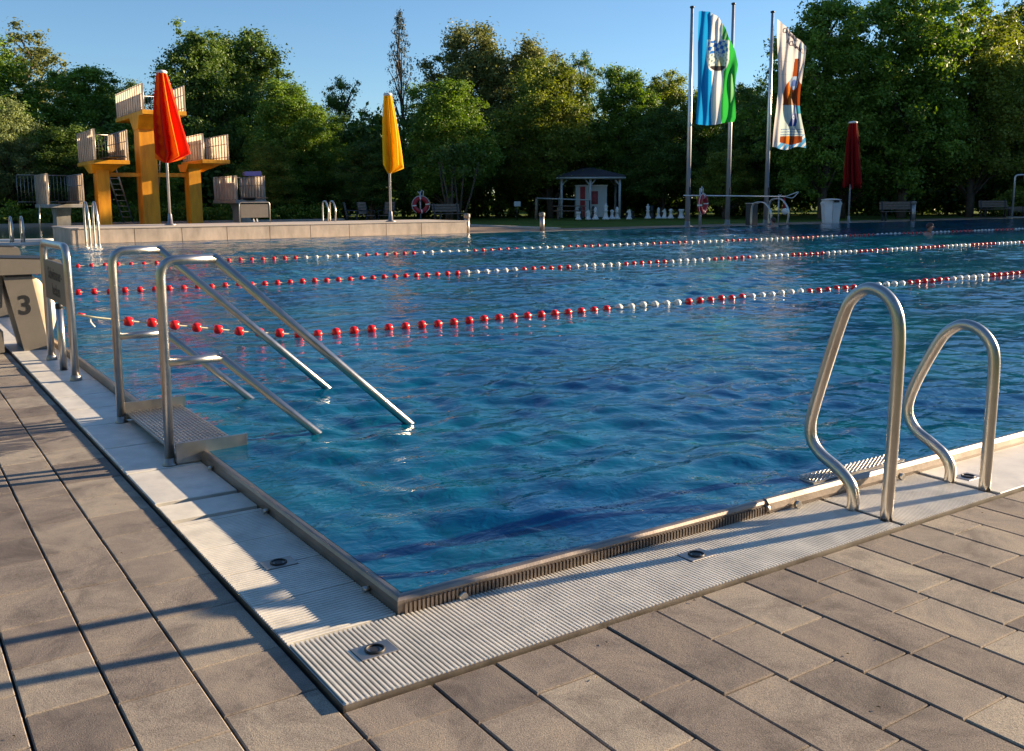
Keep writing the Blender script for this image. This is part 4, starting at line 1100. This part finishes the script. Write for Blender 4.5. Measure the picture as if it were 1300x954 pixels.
# ---------------------------------------------------------------- swimmers
def swimmer(x, y, rz, label, hair_len, pose):
    """upper body as one skinned surface, head and neck above the water, shoulders awash"""
    me = D.meshes.new('person')
    J = {'pelvis': (0, .42, -.42, .13), 'belly': (0, .25, -.26, .125), 'chest': (0, .08, -.10, .15), 'neck0': (0, .0, .02, .065), 'neck1': (0, -.02, .09, .052),
         'skull0': (0, -.045, .15, .082), 'skull1': (0, -.03, .225, .088), 'crown': (0, -.02, .275, .055),
         'shL': (.17, .02, -.02, .07), 'shR': (-.17, .02, -.02, .07)}
    if pose == 0:
        J.update({'elL': (.34, -.22, -.08, .045), 'elR': (-.33, -.20, -.10, .045), 'haL': (.24, -.48, -.09, .03), 'haR': (-.22, -.46, -.10, .03)})
    else:
        J.update({'elL': (.30, -.30, .12, .045), 'elR': (-.36, -.10, -.12, .045), 'haL': (.34, -.56, .24, .03), 'haR': (-.30, -.36, -.14, .03)})
    J.update({'hipL': (.10, .55, -.50, .085), 'hipR': (-.10, .55, -.50, .085), 'knL': (.12, .92, -.60, .058), 'knR': (-.12, .85, -.68, .058), 'ftL': (.13, 1.30, -.55, .035), 'ftR': (-.12, 1.2, -.78, .035)})
    E_ = [('pelvis', 'belly'), ('belly', 'chest'), ('chest', 'neck0'), ('neck0', 'neck1'), ('neck1', 'skull0'), ('skull0', 'skull1'), ('skull1', 'crown'), ('chest', 'shL'), ('chest', 'shR'),
          ('shL', 'elL'), ('shR', 'elR'), ('elL', 'haL'), ('elR', 'haR'), ('pelvis', 'hipL'), ('pelvis', 'hipR'), ('hipL', 'knL'), ('hipR', 'knR'), ('knL', 'ftL'), ('knR', 'ftR')]
    K = list(J); me.from_pydata([J[k][:3] for k in K], [(K.index(a), K.index(b_)) for a, b_ in E_], [])
    ob = D.objects.new('person', me); COL.objects.link(ob)
    sk = ob.modifiers.new('skin', 'SKIN'); ss = ob.modifiers.new('sub', 'SUBSURF'); ss.levels = 2; ss.render_levels = 2
    for i, k in enumerate(K): me.skin_vertices[0].data[i].radius = (J[k][3], J[k][3]); me.skin_vertices[0].data[i].use_root = (i == 0)
    bpy.context.view_layer.update()
    new = D.meshes.new_from_object(ob.evaluated_get(bpy.context.evaluated_depsgraph_get()))
    new.materials.clear(); new.materials.append(M['skin'])
    for p in new.polygons: p.use_smooth = True
    D.objects.remove(ob)
    b_ = D.objects.new('person', new); COL.objects.link(b_); b_.location = (x, y, WZ + .02); b_.rotation_euler = (0, 0, rz); b_['_o'] = [0, 0, 0]
    tag(b_, label, 'person', 'swimmers')
    h = MB(); NA, NB = 18, 9; vs = []
    for j in range(NB):
        ph = math.pi * .62 * j / (NB - 1)
        for i in range(NA):
            th = 2 * math.pi * i / NA; back = .5 + .5 * math.sin(th)
            pp = ph * (.55 + .45 * back) * (1 + hair_len * back)
            vs.append((.098 * math.sin(pp) * math.cos(th), -.028 + .108 * math.sin(pp) * math.sin(th), .205 + .112 * math.cos(pp)))
    h.add(vs, [(j * NA + i, (j + 1) * NA + i, (j + 1) * NA + (i + 1) % NA, j * NA + (i + 1) % NA) for j in range(NB - 1) for i in range(NA)], 0, True)
    h.build('hair', M['hair'], b_, (0, 0, 0))
    f = MB(); f.lathe([(.001, 0), (.014, .006), (.010, .034), (.004, .042)], (0, -.135, .165), 8)
    for s in (-1, 1): f.lathe([(.001, -.028), (.018, -.012), (.020, .012), (.001, .03)], (s * .088, -.035, .185), 8, sx=.5)
    f.build('face_features', M['skin'], b_, (0, 0, 0))
    e_ = MB()
    for s in (-1, 1): e_.lathe([(.001, -.009), (.010, 0), (.001, .009)], (s * .032, -.121, .195), 8, sy=.6)
    e_.build('eyes', M['black'], b_, (0, 0, 0))
    return b_
swimmer(23.5, 13.5, R(40), 'swimmer with head above water in the open lane at right', .15, 0)
swimmer(26.6, 21.7, R(190), 'swimmer by the far wall below the looped grab rails', .4, 0)

# ---------------------------------------------------------------- trees
def leaf_cloud(rs, centers, radii, counts, size, flat=.75, up=.35):
    C_, N_, T_, S_ = [], [], [], []
    for c, r, n in zip(centers, radii, counts):
        d = rs.normal(size=(n, 3)); d /= np.linalg.norm(d, axis=1)[:, None]
        rr = r * np.minimum(np.abs(rs.normal(0, .62, n)) + .12, 1.5)
        p = c + d * rr[:, None] * np.array([1, 1, flat])
        nn = d * .8 + rs.normal(size=(n, 3)) * .8 + np.array([0, 0, up]); nn /= np.linalg.norm(nn, axis=1)[:, None]
        C_.append(p); N_.append(nn); T_.append(np.clip(rs.normal(.5, .22, n) + rs.normal(0, .16), 0, 1)); S_.append(size * rs.uniform(.6, 1.3, n))
    P = np.concatenate(C_); N = np.concatenate(N_); T = np.concatenate(T_); S = np.concatenate(S_)
    a = np.cross(N, rs.normal(size=N.shape)); a /= np.linalg.norm(a, axis=1)[:, None]; b_ = np.cross(N, a)
    S = S[:, None]
    q = np.stack([P - a * S * .62, P - b_ * S * .34 + N * S * .08, P + a * S * .62, P + b_ * S * .34 + N * S * .08], 1)
    return q.reshape(-1, 3), T
def cloud_mesh(name, q, T, mat):
    n = len(q) // 4; me = D.meshes.new(name)
    me.vertices.add(4 * n); me.vertices.foreach_set('co', q.astype(np.float32).ravel())
    me.loops.add(4 * n); me.loops.foreach_set('vertex_index', np.arange(4 * n, dtype=np.int32))
    me.polygons.add(n); me.polygons.foreach_set('loop_start', np.arange(0, 4 * n, 4, dtype=np.int32))
    me.update(calc_edges=True); me.validate()
    at = me.attributes.new('tint', 'FLOAT', 'FACE'); at.data.foreach_set('value', T.astype(np.float32))
    me.materials.append(mat); return me
def crown(seed, style):
    """unit crown of height 10 and half width 3, standing on z=0. returns leaves and clump centres for the limbs"""
    rs = np.random.default_rng(seed); cen, rad = [], []
    if style == 'fir':
        for k in range(60):
            s = k / 59; z = 2.4 + 7.5 * s; r = (1 - s) ** .75 * 2.2 + .2; a = k * 2.4 + rs.uniform(-.4, .4)
            for q in np.linspace(.35, 1, 3): cen.append((math.cos(a) * r * q, math.sin(a) * r * q, z - .25 * q * r)); rad.append(.22 + .16 * (1 - q) + rs.uniform(0, .1))
    else:
        nl = {'broad': 11, 'airy': 13, 'round': 9}[style]; lobes = []
        for i in range(nl):
            s = (i + .5) / nl; z = 2.2 + 6.4 * s; env = math.sin(min(1, (s * .86 + .16)) * math.pi) ** .6
            a = i * 2.4 + rs.uniform(-.5, .5); rr = (3.0 - 1.35) * env * rs.uniform(.7, 1.1)
            lobes.append((np.array([math.cos(a) * rr, math.sin(a) * rr, z]), rs.uniform(1.15, 1.65) if style != 'airy' else rs.uniform(.8, 1.3)))
        lobes.append((np.array([0, 0, 8.5]), 1.25)); lobes.append((np.array([0, 0, 5.2]), 1.9)); lobes.append((np.array([0.3, 0, 3.2]), 1.7))
        for (c, r) in lobes:
            n = int(13 * r * r)
            for j in range(n):
                d = rs.normal(size=3); d /= np.linalg.norm(d)
                cen.append(c + d * r * (rs.uniform(.6, 1.0) + (rs.random() < .22) * rs.uniform(.1, .38)) * np.array([1, 1, .9])); rad.append(rs.choice([.22, .34, .48, .62]) * rs.uniform(.8, 1.15))
    cen = np.array(cen); rad = np.array(rad)
    if style == 'airy': keep = rs.random(len(cen)) < .8; cen, rad = cen[keep], rad[keep] * .85
    cen[:, 2] = np.clip(cen[:, 2], .8, 9.95)
    dens = {'fir': 190, 'broad': 1150, 'airy': 640, 'round': 1200}[style]
    q, T = leaf_cloud(rs, cen, rad, [int(dens * r * r * rs.uniform(.6, 1.3)) + 12 for r in rad], .115 if style != 'fir' else .10)
    return q, T, cen
def trunk_mesh(name, seed, cen, mat, r0=.17, slender=False):
    rs = random.Random(seed); m = MB()
    P = [(rs.uniform(-.12, .12) * i * .4, rs.uniform(-.12, .12) * i * .4, -.3 + i * 1.15) for i in range(9)]
    m.tube(P, r0, 10, taper=[r0 * (1.15 - .115 * i) for i in range(9)])
    for i in rs.sample(range(len(cen)), min(26, len(cen))):
        c = Vector(cen[i]); s = Vector(P[max(1, min(7, int((c.z - 1.2) / 1.15)))])
        mid = s.lerp(c, .5) + Vector((0, 0, .25)); m.tube([s, mid, c], .05, 6, taper=[.07, .045, .015])
    return m.mesh(name, mat)
kinds = {}
SPEC = {'d1': (11, 'broad', 'leaf_dark'), 'd2': (23, 'round', 'leaf_dark'), 'm1': (31, 'broad', 'leaf_mid'), 'm2': (47, 'round', 'leaf_mid'), 'y1': (53, 'broad', 'leaf_yellow'),
        'b1': (61, 'broad', 'leaf_brown'), 'b2': (63, 'airy', 'leaf_brown'), 'a1': (71, 'airy', 'leaf_dark'), 'f1': (83, 'fir', 'leaf_fir'), 's1': (97, 'round', 'leaf_silver')}
for k, (sd, sty, mt) in SPEC.items():
    q, T, cen = crown(sd, sty)
    kinds[k] = (cloud_mesh('crown_' + k, q, T, M[mt]), trunk_mesh('trunk_' + k, sd, cen, M['bark']))
def tree(k, x, y, h, hw, rot, label, group=None, name='tree'):
    t = thing(name, (x, y, -.05), label, 'tree', group); t['_o'] = [0, 0, 0]
    for nm, me in (('crown', kinds[k][0]), ('trunk', kinds[k][1])):
        o = D.objects.new(nm, me); COL.objects.link(o); o.parent = t
    t.scale = (hw / 3.0, hw / 3.0, h / 10.0); t.rotation_euler = (0, 0, R(rot))
    return t
G_ = 'trees behind the pools'
TREES = [
 ('m1', 4.6, 59.8, 10.9, 4.2, 10, 'bright green leafy tree cut by the left picture edge'),
 ('b2', 8.4, 69.3, 13.2, 4.4, 50, 'tall dark feathery tree rising at the upper left corner'),
 ('m2', 10.2, 60.5, 9.6, 3.6, 90, 'full green maple left of the tallest diving platform'),
 ('s1', 5.0, 53.0, 6.6, 2.4, 130, 'silvery pale tree at the left above the low diving stand'),
 ('d2', 13.7, 68.2, 9.4, 3.2, 170, 'dark tree showing behind the top diving platform'),
 ('d1', 16.2, 57.8, 12.2, 3.6, 210, 'large dark broad tree right behind the red parasol'),
 ('d2', 20.3, 60.5, 12.4, 4.2, 250, 'huge round topped dark tree filling the left middle skyline'),
 ('m1', 19.0, 51.0, 8.2, 2.8, 290, 'mid green tree sloping down right of the big dark tree'),
 ('m2', 21.2, 52.2, 6.8, 2.4, 330, 'short bushy tree in the dip of the skyline'),
 ('a1', 25.4, 57.2, 9.4, 2.7, 15, 'thin airy tree left of the yellow parasol'),
 ('f1', 29.8, 57.4, 13.8, 2.3, 55, 'tall sparse conifer standing above the yellow parasol'),
 ('m2', 25.6, 43.9, 8.0, 3.0, 95, 'rounded green tree right of the yellow parasol'),
 ('b1', 33.6, 54.0, 13.2, 4.4, 135, 'tall brownish birch, highest of the middle group'),
 ('b1', 37.0, 52.0, 12.0, 3.9, 255, 'second brownish birch leaning on the highest middle one'),
 ('y1', 33.6, 45.3, 9.9, 3.6, 175, 'yellow green tree lit by the sun in the middle'),
 ('a1', 41.5, 51.9, 11.8, 2.6, 215, 'dark knobbly crown rising behind the yellow green tree'),
 ('m1', 38.7, 44.6, 9.7, 2.9, 255, 'fresh green tree above the pavilion roof'),
 ('y1', 42.3, 44.6, 9.6, 2.8, 295, 'yellowish tree right of the pavilion'),
 ('m2', 43.1, 41.6, 8.0, 2.6, 335, 'green tree behind the first flagpole'),
 ('d1', 47.5, 42.2, 9.2, 2.9, 20, 'dark tree between the two flags'),
 ('m1', 51.6, 42.0, 9.9, 2.9, 60, 'green tree showing behind the bottle print flag'),
 ('m1', 41.4, 31.2, 12.0, 3.7, 100, 'very tall tree directly right of the bottle print flag'),
 ('m1', 46.4, 29.8, 13.9, 4.4, 140, 'tallest tree, its dense crown cut by the top edge'),
 ('y1', 51.6, 28.9, 12.2, 3.9, 180, 'broad sunlit tree above the right benches'),
 ('d1', 56.6, 28.4, 10.2, 2.6, 220, 'dark tree at the right edge behind the shower'),
 ('d1', 66.0, 33.5, 15.8, 4.6, 260, 'tall far tree at the upper right corner'),
 ('m2', 45.0, 32.6, 8.2, 3.4, 300, 'low dark tree behind the dark red parasol'),
 ('d2', 42.6, 37.0, 7.6, 3.0, 340, 'low dark tree behind the third flagpole'),
 ('y1', 38.6, 35.6, 4.0, 2.0, 30, 'small yellow green tree between the flagpole feet'),
 ('d2', 38.9, 41.0, 6.6, 2.8, 70, 'dark tree beside the right post of the pavilion'),
 ('d1', 28.9, 48.4, 6.8, 3.2, 110, 'dark low tree behind the wooden bench'),
 ('d2', 22.3, 46.8, 4.6, 2.2, 150, 'dark round shrub tree behind the yellow parasol'),
 ('y1', 17.5, 49.3, 4.4, 1.9, 190, 'bright leafy bush right of the diving tower'),
 ('m2', 11.6, 50.8, 4.4, 2.1, 230, 'sunlit green bush under the right diving platform'),
 ('d2', 8.0, 52.0, 5.2, 2.6, 270, 'dark bush behind the left diving platforms'),
 ('d2', 1.5, 51.5, 4.6, 2.6, 310, 'dark bush at the left picture edge'),
]
for k, x, y, h, hw, rot, lab in TREES: tree(k, x, y, h, hw, rot, lab, G_)
# shade-giving trees beyond the right edge of the view, and their neighbours
rs_ = random.Random(4)
for i, (x, y, h) in enumerate([(61, 3, 9.5), (62, 7.5, 10.6), (61, 12, 10.2), (63, 16.5, 11.2), (62, 21, 10.8), (61, 25.2, 11.4), (66, 10, 11.5), (67, 19, 12), (66, 25, 12.5), (73, 28, 14)]):
    tree(['d1', 'm1', 'd2', 'm2'][i % 4], x, y, h, 3.6, 37 * i, 'shade tree beyond the end of the pool, number %d along the row' % (i + 1) if False else ['shade tree at the low end of the row beyond the pool', 'shade tree second along the row beyond the pool', 'shade tree third along the row beyond the pool', 'shade tree halfway along the row beyond the pool', 'shade tree near the shower end of the row', 'shade tree closest to the shower beyond the pool', 'back row shade tree near the low end', 'back row shade tree at the middle', 'back row shade tree near the shower end', 'back row shade tree furthest from the pool'][i], 'trees beyond the end of the pool')

# dense undergrowth that reads as one dark mass
rs = np.random.default_rng(5); cen, rad = [], []
def along(P, n, w, z0, z1, r0, r1):
    for i in range(n):
        s = rs.uniform(0, len(P) - 1.001); j = int(s); f_ = s - j
        x = P[j][0] * (1 - f_) + P[j + 1][0] * f_ + rs.normal(0, w); y = P[j][1] * (1 - f_) + P[j + 1][1] * f_ + rs.normal(0, w)
        cen.append((x, y, rs.uniform(z0, z1))); rad.append(rs.uniform(r0, r1))
along([(-8, 60), (8, 62), (22, 56), (36, 50), (46, 44), (56, 36), (63, 28)], 820, 1.6, .2, 5.5, .6, 1.2)
along([(-20, 84), (14, 86), (40, 78), (66, 62), (88, 44)], 420, 3.0, .5, 6.0, 1.4, 2.6)
along([(-6, 66), (14, 66), (30, 58), (48, 50), (62, 40), (72, 30)], 260, 1.5, .5, 6.5, .9, 1.5)
q, T = leaf_cloud(rs, np.array(cen), np.array(rad), [int(210 * min(r, 1.3) ** 2) for r in rad], .30)
ug = D.objects.new('undergrowth', cloud_mesh('undergrowth', q, T, M['leaf_dark'])); COL.objects.link(ug); tag(ug, 'dense dark undergrowth and saplings filling the wood behind', 'undergrowth', kind='stuff')
# unseen wood added behind and beside the camera to cut low sky fill
cen, rad = [], []
along([(-24, 46), (-26, 20), (-24, -6), (-12, -22), (10, -26), (34, -26), (60, -30), (84, -40)], 420, 1.6, 1.0, 12.5, 1.2, 2.4)
q, T = leaf_cloud(rs, np.array(cen), np.array(rad), [int(36 * r * r) for r in rad], .85)
ug = D.objects.new('woodland', cloud_mesh('woodland', q, T, M['leaf_dark'])); COL.objects.link(ug); tag(ug, 'dark wood that encloses the near side of the bath', 'woodland', kind='stuff')
# clipped low hedge on the far bank
cen, rad = [], []
for i in range(520):
    cen.append((rs.uniform(-9, 21), rs.uniform(47.6, 49.0), rs.uniform(.1, .68) if rs.random() < .9 else rs.uniform(.6, .95))); rad.append(rs.uniform(.25, .45))
q, T = leaf_cloud(rs, np.array(cen), np.array(rad), [int(420 * r * r) + 6 for r in rad], .13)
hg = D.objects.new('hedge', cloud_mesh('hedge', q, T, M['leaf_mid'])); COL.objects.link(hg); tag(hg, 'low green hedge along the far bank of the diving pool', 'hedge')
cen, rad = [], []
for i in range(160):
    cen.append((rs.uniform(51.5, 58), rs.uniform(25.5, 27.5), rs.uniform(.1, 1.5))); rad.append(rs.uniform(.3, .55))
q, T = leaf_cloud(rs, np.array(cen), np.array(rad), [int(380 * r * r) + 6 for r in rad], .14)
hg = D.objects.new('shrub', cloud_mesh('shrub', q, T, M['leaf_yellow'])); COL.objects.link(hg); tag(hg, 'yellow green shrubs behind the shower at the far right', 'shrub')
# slender pale stems behind the bench
t = thing('multi_stem_tree', (24.2, 40.6, 0), 'cluster of slender bare pale stems behind the wooden bench', 'tree')
m = MB(); rs_ = random.Random(9)
for i in range(6):
    a = rs_.uniform(-.5, .5); b_ = rs_.uniform(-.5, .5); m.tube([(24.2 + a * .5 + i * .12 - .3, 40.6 + b_ * .3, 0), (24.2 + a * 1.2 + i * .15 - .3, 40.6 + b_, 1.4), (24.2 + a * 2 + i * .2 - .3, 40.6 + b_, 3.0)], .05, 8, taper=[.06, .045, .03])
m.build('trunk', M['bark'], t)
cen = np.array([(24.2 + rs.normal(0, .7), 40.6 + rs.normal(0, .7), rs.uniform(2.4, 3.8)) for _ in range(40)]); rad = np.array([.4] * 40)
q, T = leaf_cloud(rs, cen, rad, [60] * 40, .15)
q = q - np.array([24.2, 40.6, 0])
o = D.objects.new('crown', cloud_mesh('crown_stem', q, T, M['leaf_dark'])); COL.objects.link(o); o.parent = t

# ---------------------------------------------------------------- light, sky, camera
EL, AZ = 13.0, -10.5
S = Vector((math.cos(R(EL)) * math.cos(R(AZ)), math.cos(R(EL)) * math.sin(R(AZ)), math.sin(R(EL))))
sl = D.lights.new('sun', 'SUN'); sl.energy = 5.0; sl.angle = R(.5); sl.color = (1.0, .77, .50)
so = D.objects.new('sun', sl); COL.objects.link(so); so.rotation_euler = S.to_track_quat('Z', 'Y').to_euler(); so.location = (60, -12, 14)
W = D.worlds.new('World'); SC.world = W; W.use_nodes = True; nt = W.node_tree
sky = nt.nodes.new('ShaderNodeTexSky'); sky.sky_type = 'NISHITA'; sky.sun_disc = False
sky.sun_elevation = R(EL); sky.sun_rotation = R(90 - AZ); sky.altitude = 400; sky.air_density = 1.0; sky.dust_density = .05; sky.ozone_density = 4.0
nt.links.new(sky.outputs[0], nt.nodes['Background'].inputs[0]); nt.nodes['Background'].inputs[1].default_value = .066

cam = D.cameras.new('camera'); co = D.objects.new('camera', cam); COL.objects.link(co); SC.camera = co
yaw, pitch, roll = R(56.139), R(8.491), R(-.298)
F = Vector((math.cos(yaw) * math.cos(pitch), math.sin(yaw) * math.cos(pitch), -math.sin(pitch)))
Rv = Vector((math.sin(yaw), -math.cos(yaw), 0)); Uv = Rv.cross(F)
R2 = Rv * math.cos(roll) + Uv * math.sin(roll); U2 = -Rv * math.sin(roll) + Uv * math.cos(roll)
mw = Matrix((R2, U2, -F)).transposed().to_4x4(); mw.translation = Vector((-1.0451, -2.0925, 1.06)); co.matrix_world = mw
cam.sensor_width = 36; cam.lens = 1198.86 / 1300 * 36; cam.shift_y = -44 / 1300; cam.clip_start = .05; cam.clip_end = 3000

SC.view_settings.view_transform = 'Standard'; SC.view_settings.look = 'None'; SC.view_settings.exposure = 1.55; SC.view_settings.gamma = 1
SC.render.engine = 'CYCLES'; SC.cycles.use_denoising = True; SC.cycles.max_bounces = 8; SC.cycles.transparent_max_bounces = 8; SC.cycles.sample_clamp_indirect = 6
for o in D.objects:
    if '_o' in o: del o['_o']
